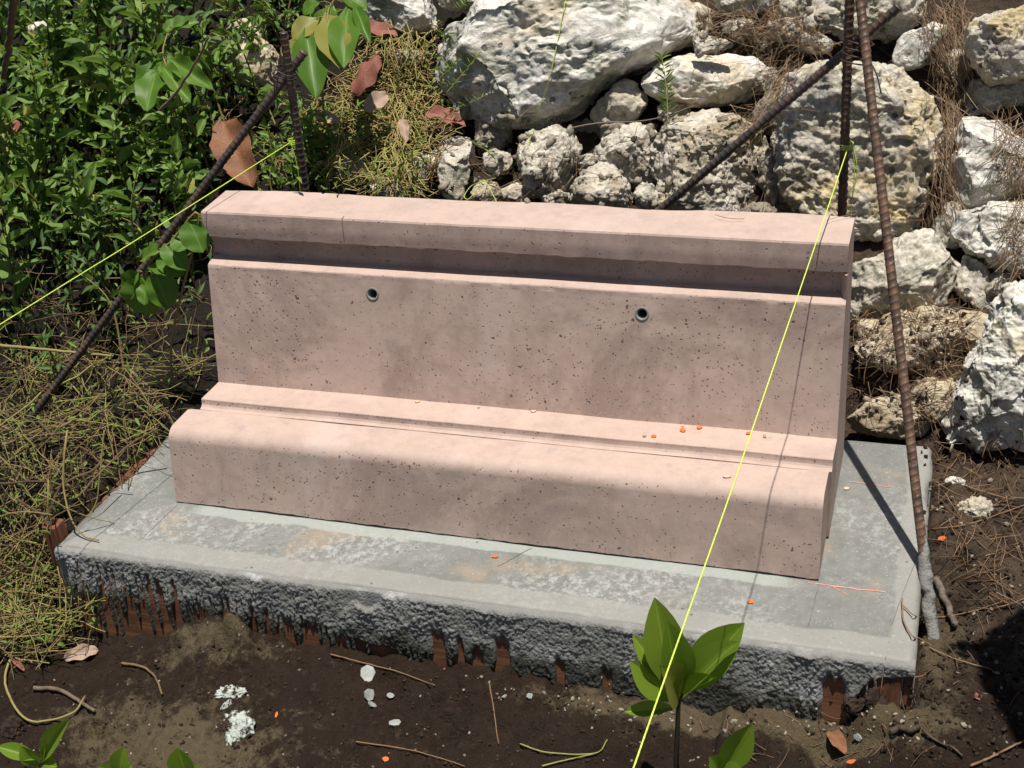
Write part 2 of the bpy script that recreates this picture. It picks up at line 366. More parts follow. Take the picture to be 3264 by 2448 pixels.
def tube(pts, r0, r1, k=5, prof=None):
    P = np.asarray(pts, float); n = len(P); T = np.gradient(P, axis=0); T /= np.linalg.norm(T, axis=1)[:, None]+1e-12
    a = np.array([0, 0, 1.]) if abs(T[0, 2]) < .9 else np.array([1., 0, 0]); N = np.cross(T[0], a); N /= np.linalg.norm(N)
    Ns = [N]
    for i in range(1, n):
        N = N-T[i]*(N@T[i]); N = N/(np.linalg.norm(N)+1e-12); Ns.append(N)
    Ns = np.array(Ns); Bs = np.cross(T, Ns); an = np.arange(k)*2*math.pi/k
    R = np.linspace(r0, r1, n)[:, None]*np.ones((1, k)) if prof is None else prof
    V = P[:, None, :]+R[:, :, None]*(np.cos(an)[None, :, None]*Ns[:, None, :]+np.sin(an)[None, :, None]*Bs[:, None, :])
    V = np.concatenate([V.reshape(-1, 3), P[:1], P[-1:]]); i = np.arange(n-1)[:, None]*k; j = np.arange(k)[None, :]; j2 = (j+1) % k
    F = np.stack([i+j, i+j2, i+k+j2, i+k+j], -1).reshape(-1, 4)
    c0 = n*k; jj = np.arange(0, k-1, 2)
    caps = [[c0, (a_+2) % k if a_+2 <= k else 0, (a_+1) % k, a_] for a_ in range(0, k-1, 2)]
    caps += [[c0+1, (n-1)*k+a_, (n-1)*k+(a_+1) % k, (n-1)*k+((a_+2) % k)] for a_ in range(0, k-1, 2)]
    return V, np.concatenate([F, np.array(caps)])
def spline(pts, n):
    P = np.asarray(pts, float)
    if len(P) < 3: return P[0]+(P[-1]-P[0])*np.linspace(0, 1, n)[:, None]
    E = np.concatenate([[2*P[0]-P[1]], P, [2*P[-1]-P[-2]]]); out = []
    for t in np.linspace(0, len(P)-1-1e-9, n):
        i = int(t); w = t-i; a, b, c, d = E[i:i+4]
        out.append(.5*((2*b)+(-a+c)*w+(2*a-5*b+4*c-d)*w*w+(-a+3*b-3*c+d)*w**3))
    return np.array(out)
def grid_faces(nu, nv):
    i = np.arange(nu-1)[:, None]*nv; j = np.arange(nv-1)[None, :]
    return np.stack([i+j, i+nv+j, i+nv+j+1, i+j+1], -1).reshape(-1, 4)
def box_np(a, b):
    x0, y0, z0 = a; x1, y1, z1 = b
    V = [(x0, y0, z0), (x1, y0, z0), (x1, y1, z0), (x0, y1, z0), (x0, y0, z1), (x1, y0, z1), (x1, y1, z1), (x0, y1, z1)]
    return V, [(3, 2, 1, 0), (4, 5, 6, 7), (0, 1, 5, 4), (1, 2, 6, 5), (2, 3, 7, 6), (3, 0, 4, 7)]

# ================================================================== GROUND (one sheet: mud in front, embankment behind)
def ground_h(x, y):
    P = P2(x, y); sh = np.shape(x); N = lambda s, o, sd: fbm(P*s, o, sd).reshape(sh)
    z = -.135-.065*sstep(.35, -.15, x)*sstep(.1, -.3, y)+.045*sstep(1.18, 1.42, x)
    z = z+.05*sstep(-.16, -.35, x)*sstep(-.1, .2, y)*sstep(-.60, -.40, x)
    z = z-.02*sstep(-.5, -1.2, y)
    z = z+.165*sstep(.03, -.10, x)*sstep(.10, .30, y)*sstep(-.44, -.20, x)*sstep(.85, .55, y)+.125*sstep(-.145, -.19, x)*sstep(-.15, .0, y)*sstep(.3, .1, y)
    d = np.maximum(0, y-.50); rise = .70*(np.sqrt(d*d+.01)-.1); rise = np.where(y > 5, .70*(4.4+1.5*np.tanh((y-5)/1.5)), rise)
    z = z+rise+.02*sstep(.35, .6, y)
    z = z+.018*N(4.5, 4, 3)+.013*N(15, 4, 5)*(.7+1.5*sstep(.0, .5, fbm(P*3, 2, 8).reshape(sh)))+.0125*N(48, 4, 6)*(.4+1.4*sstep(-.2, .4, fbm(P*4.3, 2, 18).reshape(sh)))+.0042*N(130, 2, 9)
    # clods and hollows trodden into the mud
    for cx, cy, r, h in ((.13, -.205, .075, .045), (.22, -.21, .05, .03), (.52, -.30, .07, -.028), (.62, -.27, .05, .022), (.45, -.40, .09, .02), (.56, -.43, .06, -.02),
                         (.73, -.41, .05, .02), (.33, -.44, .08, -.02), (1.14, -.22, .06, .018), (1.27, -.235, .05, -.03), (1.32, -.19, .05, .05), (1.41, -.06, .06, .03),
                         (.85, -.30, .07, -.012), (1.20, -.33, .08, .015), (1.45, .2, .1, .03), (1.40, .35, .08, .02)):
        q = np.exp(-(((x-cx)**2+(y-cy)**2)/(r*r))); z = z+h*q*(1+.6*fbm(P*30, 3, 21).reshape(sh))
    w, _ = worley(P*28, 31); cl = sstep(.2, .7, fbm(P*5.5, 3, 41).reshape(sh)); z = z+.040*cl*(.5-w.reshape(sh)+.35*fbm(P*60, 3, 44).reshape(sh))
    z = z+(.016*N(30, 4, 61)+.010*np.clip(.45-worley(P*22+fbm(P*9, 2, 5)[:, None], 63)[0], 0, 1).reshape(sh))*sstep(-.42, -.25, y)*sstep(-.14, -.19, y)
    under = sstep(-.155, -.13, x)*sstep(1.375, 1.345, x)*sstep(-.186, -.168, y)*sstep(.45, .42, y)
    under = under*(1-sstep(.018, -.06, x)*sstep(.16, .27, y))
    return z*(1-under)+np.minimum(z, -.16)*under
def axis(lo, hi, a, b, st, far):
    c = list(np.arange(a, b, st)); s = st; v = a
    left = []
    while v > lo: s *= 1.22; v -= s; left.append(v)
    s = st; v = c[-1]; right = []
    while v < hi: s *= 1.22; v += s; right.append(v)
    return np.array(left[::-1]+c+right)
gx = axis(-30, 30, -.75, 1.70, .0055, 30); gy = axis(-20, 26, -.66, .62, .0055, 26)
GX, GY = np.meshgrid(gx, gy, indexing='ij'); GZ = ground_h(GX, GY)
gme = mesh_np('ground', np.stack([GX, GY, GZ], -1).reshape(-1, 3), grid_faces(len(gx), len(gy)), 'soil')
def gauss(cx, cy, rx, ry): return np.exp(-(((GX-cx)/rx)**2+((GY-cy)/ry)**2))
sand = .80*gauss(.24, -.47, .22, .12)+.25*gauss(.7, -.35, .5, .12)+.75*gauss(.16, -.22, .16, .05)+.85*gauss(1.17, -.21, .30, .035)+.95*gauss(1.40, -.03, .055, .16)+.5*gauss(1.30, -.24, .1, .05)+.5*gauss(.95, -.22, .25, .04)+.40*gauss(.02, -.38, .2, .12)+.45*gauss(1.45, .45, .15, .2)
fattr(gme, 'sand', np.clip(sand, 0, 1).ravel())
lit = np.clip(sstep(1.22, 1.42, GX)*sstep(-.25, .1, GY)+sstep(.42, .6, GY)+.8*sstep(-.12, -.3, GX)*sstep(-.3, -.1, GY), 0, 1)
fattr(gme, 'litter', lit.ravel())
shd = np.clip(sstep(.10, -.08, GX)*sstep(.05, .2, GY)+sstep(-.17, -.24, GX)*sstep(-.2, -.05, GY)+sstep(.35, .10, GX)*sstep(.45, .55, GY), 0, 1)*sstep(6, 3, GY); fattr(gme, 'painted_shade', shd.ravel())  # mask of ground at left painted dark as shade of the plants
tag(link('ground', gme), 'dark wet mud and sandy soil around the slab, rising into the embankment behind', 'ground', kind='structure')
def gz(x, y): return float(ground_h(np.array([[float(x)]]), np.array([[float(y)]]))[0, 0])

# ================================================================== CONCRETE FOOTING SLAB
SX0, SX1, SY0, SY1 = -.158, 1.362, -.162, .434
slab = empty('concrete_footing', (.6, .13, -.2), 'grey green concrete footing slab under the pink bench, its timber forms still on', 'slab')
xs = np.linspace(SX0, SX1, 300)
def round_prof():
    r = .009; pr = [(SY0+.002, -.06)]
    for a in np.linspace(0, math.pi/2, 5): pr.append((SY0+r-r*math.cos(a), -r+r*math.sin(a)))
    for y in np.linspace(SY0+.014, SY1-.006, 116): pr.append((y, 0.))
    pr += [(SY1-.001, -.004), (SY1, -.06), (SY1, -.2)]
    return np.array(pr)
pr = round_prof()
X, Yp = np.meshgrid(xs, pr[:, 0], indexing='ij'); Zp = np.broadcast_to(pr[:, 1], X.shape).copy()
def slab_h(x, y):
    P = P2(x, y); s = np.shape(x)
    return (.0018*fbm(P*7, 3, 51)+.0007*fbm(P*45, 3, 52)).reshape(s)-.0022*sstep(-.112, -.106, y)*sstep(1.326, 1.318, x)*(.6+.4*fbm(P*6, 2, 57).reshape(s))
Zp = Zp+np.where(Zp > -.05, slab_h(X, Yp), 0)
edge = sstep(SY0+.02, SY0, Yp); Yp = Yp+edge*.004*fbm(P2(X*9, Zp*9), 3, 53).reshape(X.shape)
er = sstep(SX1-.012, SX1, X); Zp = np.where(Zp > -.05, Zp-.009*er**2, Zp); X = X+er*.006*fbm(P2(Yp*14, Zp*9), 3, 54).reshape(X.shape)
el = sstep(SX0+.03, SX0, X); Zp = np.where(Zp > -.05, Zp-.014*el**2, Zp); X = X+el*.02*fbm(P2(Yp*9, Zp*5), 3, 55).reshape(X.shape)
V = np.stack([X, Yp, Zp], -1).reshape(-1, 3); F = list(map(tuple, grid_faces(*X.shape))); n0 = len(V); nv = X.shape[1]
side = []
for row, sgn in ((0, 1), (X.shape[0]-1, -1)):
    idx = [row*nv+j for j in range(nv)]; lo = [np.array([V[i][0], V[i][1], -.2]) for i in idx]; st = len(V)
    V = np.concatenate([V, lo])
    for j in range(nv-1):
        q = (idx[j], idx[j+1], st+j+1, st+j); F.append(q if sgn > 0 else q[::-1])
link('slab_top', mesh_np('slab_top', V, np.array(F)[:, ::-1], 'slab'), slab)

# timber forms round the slab, each board with its own weathered edge
def board(name, a, b, mat, seed, parent=slab):
    bm = bmesh.new(); V, F = box_np(a, b); V = [(x_, y_-(.095*max(0, -z_) if name == 'form_board' and a[1] < SY0 else 0), z_) for x_, y_, z_ in V]; vs = [bm.verts.new(v) for v in V]
    for f in F: bm.faces.new([vs[i] for i in f])
    bmesh.ops.bevel(bm, geom=bm.edges[:], offset=.0022, segments=1, affect='EDGES')
    me = bpy.data.meshes.new(name); bm.to_mesh(me); bm.free(); me.materials.append(M[mat]); return link(name, me, parent)
board('form_board', (SX0+.012, SY0-.004, -.30), (SX1-.075, SY0+.028, -.008), 'wood', 1)
board('form_board', (SX0-.020, SY0+.004, -.30), (SX0+.008, SY1-.1, -.022), 'woodv', 2)
board('form_board', (SX1-.073, SY0-.006, -.30), (SX1-.018, SY0+.030, -.012), 'woodv', 3)
board('form_board', (SX1-.016, SY0-.003, -.30), (SX1-.001, SY0+.2, -.013), 'woodv', 4)
board('stake', (SX0-.052, SY0+.03, -.30), (SX0-.022, SY0+.062, .012), 'woodv', 5)

# slurry that ran down over the front form: lumps and drips, real relief
fx = np.arange(SX0-.002, SX1+.001, .0016); fz = np.arange(-.262, -.0035, .0020)
FX, FZ = np.meshgrid(fx, fz, indexing='ij'); Pf = P2(FX, FZ)
cov = np.interp(fx, [-.16, -.06, .08, .22, .30, .45, .62, .85, 1.2, 1.27, 1.30, 1.36], [-.030, -.026, -.030, -.042, -.075, -.105, -.115, -.140, -.172, -.10, -.045, -.03])
cov = cov+.016*fbm(P2(fx*22, fx*0), 3, 61)
bot = cov.copy(); rr = random.Random(5)
for i in range(270):
    cx = rr.uniform(-.14, 1.34) if i % 2 else rr.uniform(-.14, .42); w = rr.uniform(.0010, .0034); ln = rr.choice([.02, .04, .06, .10, .16])*rr.uniform(.6, 1.2)
    sh_ = np.exp(-((fx-cx)/w)**4); bot = np.minimum(bot, cov-ln*sh_)
gaps = [(.585, .012, -.068), (.625, .006, -.075), (.655, .010, -.09), (.70, .013, -.06), (.80, .008, -.088), (.88, .009, -.095), (.345, .014, -.09), (.40, .012, -.105), (1.245, .020, -.045), (.30, .010, -.085)]
top_gap = np.exp(-((FX-.455)/.038)**4)*sstep(-.038, -.030, FZ+.25*np.abs(FX-.455)*0+.006*np.sin(FX*140))
mask = sstep(-.0035, .0035, FZ-bot[:, None])
for gxc, gw, gt in gaps: mask = mask*(1-np.exp(-((FX-gxc)/gw)**6)*sstep(gt+.01, gt-.014*1, FZ+.006*np.sin(FX*400)))
lump, _ = worley(Pf*np.array([115, 70, 1]), 62); l2, _ = worley(Pf*np.array([230, 130, 1]), 66); big = fbm(Pf*26, 4, 63).reshape(FX.shape); rd = ridged(P2(FX*45+FZ*25, FZ*38), 3, 64).reshape(FX.shape)
dep = .0035+.0042*np.clip(.50-lump.reshape(FX.shape), 0, 1)*np.clip(.6+2.2*big, 0, 2)+.0034*np.clip(.5-l2.reshape(FX.shape), 0, 1)+.0024*big+.0026*np.clip(rd-.60, 0, 1)+.0016*fbm(Pf*260, 2, 69).reshape(FX.shape)
dep = dep*sstep(-.003, -.010, FZ)*(.75+.5*sstep(-.2, .3, fbm(P2(FX*60, FZ*9), 3, 91).reshape(FX.shape)))+.001
dep = dep*(1-.85*top_gap); dep = mask*dep+(1-mask)*(-.005)
FY = SY0-.0055-dep-.095*np.maximum(0, -FZ)
V = np.stack([FX, FY, FZ], -1).reshape(-1, 3)
V2 = V.copy(); V2[:, 1] = SY0+.008; n1 = len(V); nu, nvv = FX.shape
F = list(grid_faces(nu, nvv))
ring = [i*nvv for i in range(nu)]+[(nu-1)*nvv+j for j in range(1, nvv)]+[i*nvv+nvv-1 for i in range(nu-2, -1, -1)]+[j for j in range(nvv-2, 0, -1)]
bring = {r: n1+k for k, r in enumerate(ring)}; BV = V2[ring]
for a, b in zip(ring, ring[1:]+ring[:1]): F.append(np.array([a, bring[a], bring[b], b]))
link('slurry_coat', mesh_np('slurry_coat', np.concatenate([V, BV]), np.array(F), 'mortar'), slab)

# pencil and chalk layout marks on the slab
def mark(name, p, q, w, mat, seed):
    n = 60; t = np.linspace(0, 1, n); p, q = np.array(p), np.array(q); d = (q-p)/np.linalg.norm(q-p); s = np.array([-d[1], d[0]])
    c = p+(q-p)*t[:, None]+s*(.0012*fbm(P2(t*9, t*0), 2, seed))[:, None]; ww = w*(.55+.6*np.abs(fbm(P2(t*25, t*0), 3, seed+3)))
    a = c+s*ww[:, None]; b = c-s*ww[:, None]; XY = np.concatenate([a, b]); Z = slab_h(XY[:, :1], XY[:, 1:])[:, 0]+.0009
    i = np.arange(n-1); F = np.stack([i, i+1, n+i+1, n+i], -1)[:, ::-1]
    link(name, mesh_np(name, np.c_[XY, Z], F, mat, False), slab)
def zp(u, v): return onz(u, v, .0)[:2]
mark('pencil_mark', zp(383, 1090), zp(300, 1168), .0006, 'pencil', 2)
mark('pencil_mark', zp(1770, 1257), zp(1747, 1350), .0008, 'pencil', 3)
mark('pencil_mark', zp(1985, 1190), zp(1925, 1350), .0007, 'pencil', 4)
mark('pencil_mark', zp(1148, 1182), zp(1075, 1223), .0007, 'pencil', 5)
mark('chalk_mark', zp(1745, 1258), zp(1912, 1278), .0013, 'chalk', 6)
mark('chalk_mark', zp(1835, 1040), zp(1930, 1052), .0010, 'chalk', 7)
mark('chalk_mark', zp(1790, 1262), zp(1830, 1283), .0008, 'chalk', 8)

# ================================================================== PINK CONCRETE BENCH
bench = empty('concrete_bench', (.6, .19, 0), 'pink cast concrete bench with stepped seat and grooved backrest on the slab', 'bench')
def densify(pr, st):
    out = []
    for (a, b), (c, d) in zip(pr, pr[1:]):
        n = max(1, int(math.hypot(c-a, d-b)/st+.5)); out += [(a+(c-a)*i/n, b+(d-b)*i/n) for i in range(n)]
    return np.array(out+[pr[-1]])
def arc(cy, cz, r, a0, a1, n): return [(cy+r*math.cos(math.radians(a0+(a1-a0)*i/n)), cz+r*math.sin(math.radians(a0+(a1-a0)*i/n))) for i in range(n+1)]
def extrude(name, pr, x0, x1, st, mod, holes=(), parent=None, extra=()):
    xs_ = np.array(sorted(set(np.round(np.concatenate([np.linspace(x0, x1, int((x1-x0)/st)+1), [x0+.003, x1-.003], np.array(extra) if len(extra) else []]), 5))))
    Xg = np.repeat(xs_[:, None], len(pr), 1); Yg = np.repeat(pr[None, :, 0], len(xs_), 0); Zg = np.repeat(pr[None, :, 1], len(xs_), 0)
    Xg, Yg, Zg = mod(Xg, Yg, Zg); V = np.stack([Xg, Yg, Zg], -1).reshape(-1, 3); F = grid_faces(len(xs_), len(pr))
    if len(holes):
        c = V[F].mean(1); keep = np.ones(len(F), bool)
        for (hx, hy, hz, hr) in holes: keep &= np.linalg.norm(c-np.array([hx, hy, hz]), axis=1) > hr
        F = F[keep]
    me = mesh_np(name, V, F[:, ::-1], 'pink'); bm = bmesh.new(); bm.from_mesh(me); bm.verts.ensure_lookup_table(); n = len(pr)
    for row in (0, len(xs_)-1):
        vs = [bm.verts[row*n+j] for j in range(n)]; f = bm.faces.new(vs if row == 0 else vs[::-1]); f.smooth = False
    # close the open underside / back between last and first profile point
    for i in range(len(xs_)-1):
        f = bm.faces.new((bm.verts[i*n], bm.verts[i*n+n-1], bm.verts[(i+1)*n+n-1], bm.verts[(i+1)*n]))
    bmesh.ops.recalc_face_normals(bm, faces=bm.faces[:])
    bm.to_mesh(me); bm.free()
    try: me.set_sharp_from_angle(angle=math.radians(19))
    except Exception: pass
    return link(name, me, parent)
def chips(amp, seed):
    def f(Xg, Yg, Zg):
        P = np.stack([Xg, Yg, Zg], -1).reshape(-1, 3); d = fbm(P*6, 3, seed).reshape(Xg.shape)*amp; e = fbm(P*38, 3, seed+1).reshape(Xg.shape)*amp*.4
        return Xg, Yg+d*.6+e, Zg+d*.6
    return f
seat_pr = densify([(.002, .003), (.0247, .1235)]+arc(.0512, .1185, .0270, 169.5, 91, 14)[1:]+[(.1075, .1432), (.1100, .1405)], .006)
seat_pr = np.concatenate([seat_pr, [(.1165, .1385), (.1165, .003)]])
def seat_mod(Xg, Yg, Zg):
    Xg, Yg, Zg = chips(.0014, 71)(Xg, Yg, Zg)
    b = np.where((Zg < .012) & (Yg < .05), .0022*fbm(P2(Xg*70, Zg*0), 3, 72).reshape(Xg.shape), 0)
    return Xg, Yg, np.maximum(Zg+b, .0012)
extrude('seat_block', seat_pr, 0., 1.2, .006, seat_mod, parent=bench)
BL, BR = .0188, 1.2045
bk = [(.1180, .003), (.1180, .1385)]+[(.1215, .1391), (.1250, .1408), (.1280, .1440), (.1297, .1485), (.1302, .1536), (.1314, .1547)]+[(.2000, .1510), (.2508, .3795), (.2522, .3815), (.2640, .3850), (.2840, .3865), (.2835, .4290), (.2650, .4345), (.2630, .4362), (.2633, .4560), (.2664, .4815), (.2684, .4846), (.3735, .4838), (.3762, .4795), (.3762, .003)]
bk_pr = densify(bk, .006)
HOLES = [(.357, .2438, .3463), (.8627, .2431, .3434)]
bn = np.array([0, -.228, .0508]); bn = np.array([0, -.976, .2175])
bk_pr = densify([tuple(q) for q in bk], .006)
fine = [q for q in bk_pr if not (.20 < q[0] < .2508 and .318 < q[1] < .3725 and q[0] < .2508)]
zz = np.arange(.318, .3725, .0018); ff = np.stack([.2+(zz-.151)*(.0508/.228), zz], -1)
i0 = next(i for i, q in enumerate(fine) if q[1] > .3725 and q[0] < .2509 and i > 10)
bk_pr = np.array(fine[:i0]+[tuple(q) for q in ff]+fine[i0:])
def yface(z): return .2+(z-.151)*(.0508/.228)
hol = [(hx, yface(hz), hz, .0088) for hx, hy, hz in HOLES]
extra = np.concatenate([np.arange(h[0]-.02, h[0]+.02, .0018) for h in hol])
def back_mod(Xg, Yg, Zg):
    g = (Zg > .3822) & (Zg < .432) & (Yg > .255) & (Yg < .29)
    t = sstep(BR-.013, BR-.001, Xg)
    Yg = np.where(g, Yg*(1-t)+np.minimum(Yg, .2600)*t, Yg)
    X0, Y0, Z0 = Xg, Yg, Zg
    near = np.zeros(Xg.shape)
    for h in hol: near = np.maximum(near, np.exp(-((Xg-h[0])**2+(Zg-h[2])**2)/.02**2)*(Yg < .26))
    Xg, Yg, Zg = chips(.0013, 75)(Xg, Yg, Zg); Yg = Yg*(1-near)+Y0*near; Zg = Zg*(1-near)+Z0*near
    tb = np.where((Yg > .368) & (Zg > .46), 1, 0); w = fbm(P2(Xg*7, Xg*0), 4, 77).reshape(Xg.shape)
    Yg = Yg+tb*.006*w; Zg = Zg+tb*.0015*w
    lip = np.where((Zg > .426) & (Zg < .440) & (Yg < .275), 1, 0); Zg = Zg+lip*.0022*fbm(P2(Xg*55, Xg*0), 3, 78).reshape(Xg.shape)
    led = np.where((Zg > .374) & (Zg < .3845) & (Yg < .256), 1, 0); Yg = Yg+led*.0015*fbm(P2(Xg*60, Xg*0), 3, 79).reshape(Xg.shape)
    # the left end of the cap is undercut
    cl_ = sstep(BL+.02, BL, Xg)*sstep(.47, .435, Zg)*(Zg > .43); Xg = Xg+cl_*.010
    return Xg, Yg, np.maximum(Zg, .0012)
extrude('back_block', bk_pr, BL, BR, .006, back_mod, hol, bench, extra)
def bench_line(x, prof, w, name='pencil_mark'):
    P = densify(prof, .004); n = len(P); t = np.gradient(P, axis=0); nr = np.stack([-t[:, 1], t[:, 0]], -1); nr /= np.linalg.norm(nr, axis=1)[:, None]; nr = np.where((nr@np.array([-1., 1.]))[:, None] > 0, nr, -nr); P = P+nr*.0016
    xx = x+.0008*fbm(P2(np.arange(n)*.2, np.zeros(n)), 2, 5); V = np.concatenate([np.c_[xx-w, P], np.c_[xx+w, P]]); i = np.arange(n-1); link(name, mesh_np(name, V, np.stack([i, i+1, n+i+1, n+i], -1), 'pencil', False), bench)
bench_line(.3080, [(.2760, .4850), (.2684, .4850), (.2664, .4815), (.2633, .4560), (.2630, .4400)], .0006, 'crack')
for hx, hy, hz in HOLES:
    c = np.array([hx, yface(hz), hz]); u_ = np.array([1., 0, 0]); v_ = np.cross(bn, u_); V = []; F = []; k = 28
    prof = [(.0128, -.001), (.0126, .0007), (.0118, .0014), (.0098, .0014), (.0088, .0003), (.0086, -.03), (.0086, -.055)]
    for r_, d_ in prof:
        for j in range(k):
            a = 2*math.pi*j/k; V.append(c+u_*r_*math.cos(a)+v_*r_*math.sin(a)+bn*d_)
    for i in range(len(prof)-1):
        for j in range(k): F.append((i*k+j, i*k+(j+1) % k, (i+1)*k+(j+1) % k, (i+1)*k+j))
    sl = link('pipe_sleeve', mesh_np('pipe_sleeve', V, F, 'sleeve'), bench)
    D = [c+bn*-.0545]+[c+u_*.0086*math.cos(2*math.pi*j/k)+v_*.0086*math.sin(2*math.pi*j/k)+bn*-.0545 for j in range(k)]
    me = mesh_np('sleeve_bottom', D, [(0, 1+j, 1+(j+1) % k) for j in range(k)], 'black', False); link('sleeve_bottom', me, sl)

# ================================================================== LIMESTONE BOULDERS
_ico = {}
def ico(n):
    if n not in _ico:
        bm = bmesh.new(); bmesh.ops.create_icosphere(bm, subdivisions=n, radius=1); bm.verts.ensure_lookup_table()
        _ico[n] = (np.array([v.co[:] for v in bm.verts]), np.array([[v.index for v in f.verts] for f in bm.faces])); bm.free()
    return _ico[n]
def vnormals(V, F):
    fn = np.cross(V[F[:, 1]]-V[F[:, 0]], V[F[:, 2]]-V[F[:, 0]]); N = np.zeros_like(V)
    for i in range(3): np.add.at(N, F[:, i], fn)
    return N/(np.linalg.norm(N, axis=1)[:, None]+1e-12)
def rock(outline, mat, label, seed, off=.0, sub=6, thick=.8, style='craggy', group=None, planes=6, cat='rock', name='boulder'):
    O = np.array(outline, float); A = .5*abs(np.dot(O[:, 0], np.roll(O[:, 1], 1))-np.dot(O[:, 1], np.roll(O[:, 0], 1)))
    c = (O.min(0)+O.max(0))/2*.4+O.mean(0)*.6; C = onslope(c[0], c[1], off); dist = (C-CPOS)@CFW; k = dist*KD/CF
    S = math.sqrt(A)*k; r_ = np.random.default_rng(seed)
    th = np.linspace(-math.pi, math.pi, 241); rad = np.zeros(241)
    D = (O-c)*np.array([1, -1])*k; E2 = np.roll(D, -1, 0)
    for i, t in enumerate(th):
        d = np.array([math.cos(t), math.sin(t)]); best = 0
        for a, b in zip(D, E2):
            e = b-a; det = d[0]*(-e[1])+d[1]*e[0]
            if abs(det) < 1e-12: continue
            tt = (a[0]*(-e[1])+a[1]*e[0])/det; ss = (d[0]*a[1]-d[1]*a[0])/det
            if tt > 0 and -1e-6 <= ss <= 1+1e-6: best = max(best, tt)
        rad[i] = best
    rad = np.convolve(np.pad(rad[:-1], 3, mode='wrap'), np.ones(5)/5, 'same')[3:-3]; rad = np.append(rad, rad[0])
    B, F = ico(sub); rho = np.hypot(B[:, 0], B[:, 1]); T = np.arctan2(B[:, 1], B[:, 0]); R = np.interp(T, th, rad)
    e = 2.7; kk = (rho**e+np.abs(B[:, 2])**e)**(-1/e); TH = thick*S*.55
    L = np.stack([np.cos(T)*R*rho*kk, np.sin(T)*R*rho*kk, B[:, 2]*kk*TH], -1)
    upl = np.array([CR[2], CU[2], -CFW[2]])
    ns = []
    for i in range(planes*2):
        n = r_.normal(size=3); n[2] = abs(n[2])+(.35 if i < 3 else .55)
        if i == 0: n = upl+r_.normal(size=3)*.15
        if i == 1: n = np.array([0, -.55, 1.0])+r_.normal(size=3)*.2
        if i == 2: n = np.array([-.7*r_.choice([-1, 1]), .1, .8])
        ns.append(n/np.linalg.norm(n))
    for n in ns:
        s = L@n; d = s.max()*r_.uniform(.66, .90); L = L-n[None, :]*(np.maximum(0, s-d)*.985)[:, None]
    N = vnormals(L, F); Q = L/S+r_.uniform(-50, 50, 3)
    am = dict(craggy=(.085, .050, .013, .050), smooth=(.075, .040, .010, .030), pitted=(.060, .070, .022, .090))[style]
    disp = am[0]*fbm(Q*2.3, 3, seed)+am[1]*(ridged(Q*5.5, 4, seed+9)-.5)+am[2]*fbm(Q*22, 3, seed+5)
    Q0 = Q; Q = Q+.10*np.stack([fbm(Q0*7+i*31, 3, seed+20+i) for i in range(3)], -1)
    w, v = worley(Q*9, seed+3); disp = disp-am[3]*np.clip(.42-w, 0, 1)*(v > .58)
    w, v = worley(Q*20, seed+6); disp = disp-am[3]*.50*np.clip(.42-w, 0, 1)*(v > .62)
    if style == 'craggy':
        w, v = worley(Q*2.6, seed+31); disp = disp+.085*(v-.5); w, v = worley(Q*5.5, seed+35); disp = disp+.035*(v-.5)
    if style == 'smooth':
        w, v = worley(Q*6, seed+13); disp = disp-.30*np.clip(.20-w, 0, 1)*(v > .72)
        disp = disp+.045*np.abs(fbm(Q*np.array([2.2, 6, 4]), 4, seed+4))-.010
    L = L+N*(disp*S)[:, None]
    for ax in (0, 1):
        a0, a1, b0_, b1_ = L[:, ax].min(), L[:, ax].max(), D[:, ax].min(), D[:, ax].max(); L[:, ax] = (L[:, ax]-a0)/(a1-a0)*(b1_-b0_)+b0_
    Wd = L[:, :1]*CR+L[:, 1:2]*CU-L[:, 2:3]*CFW+(C+CFW*TH*.35)
    o = link(name, mesh_np(name, Wd, F, mat)); base_origin(o); return tag(o, label, cat, group or 'limestone boulders of the embankment')
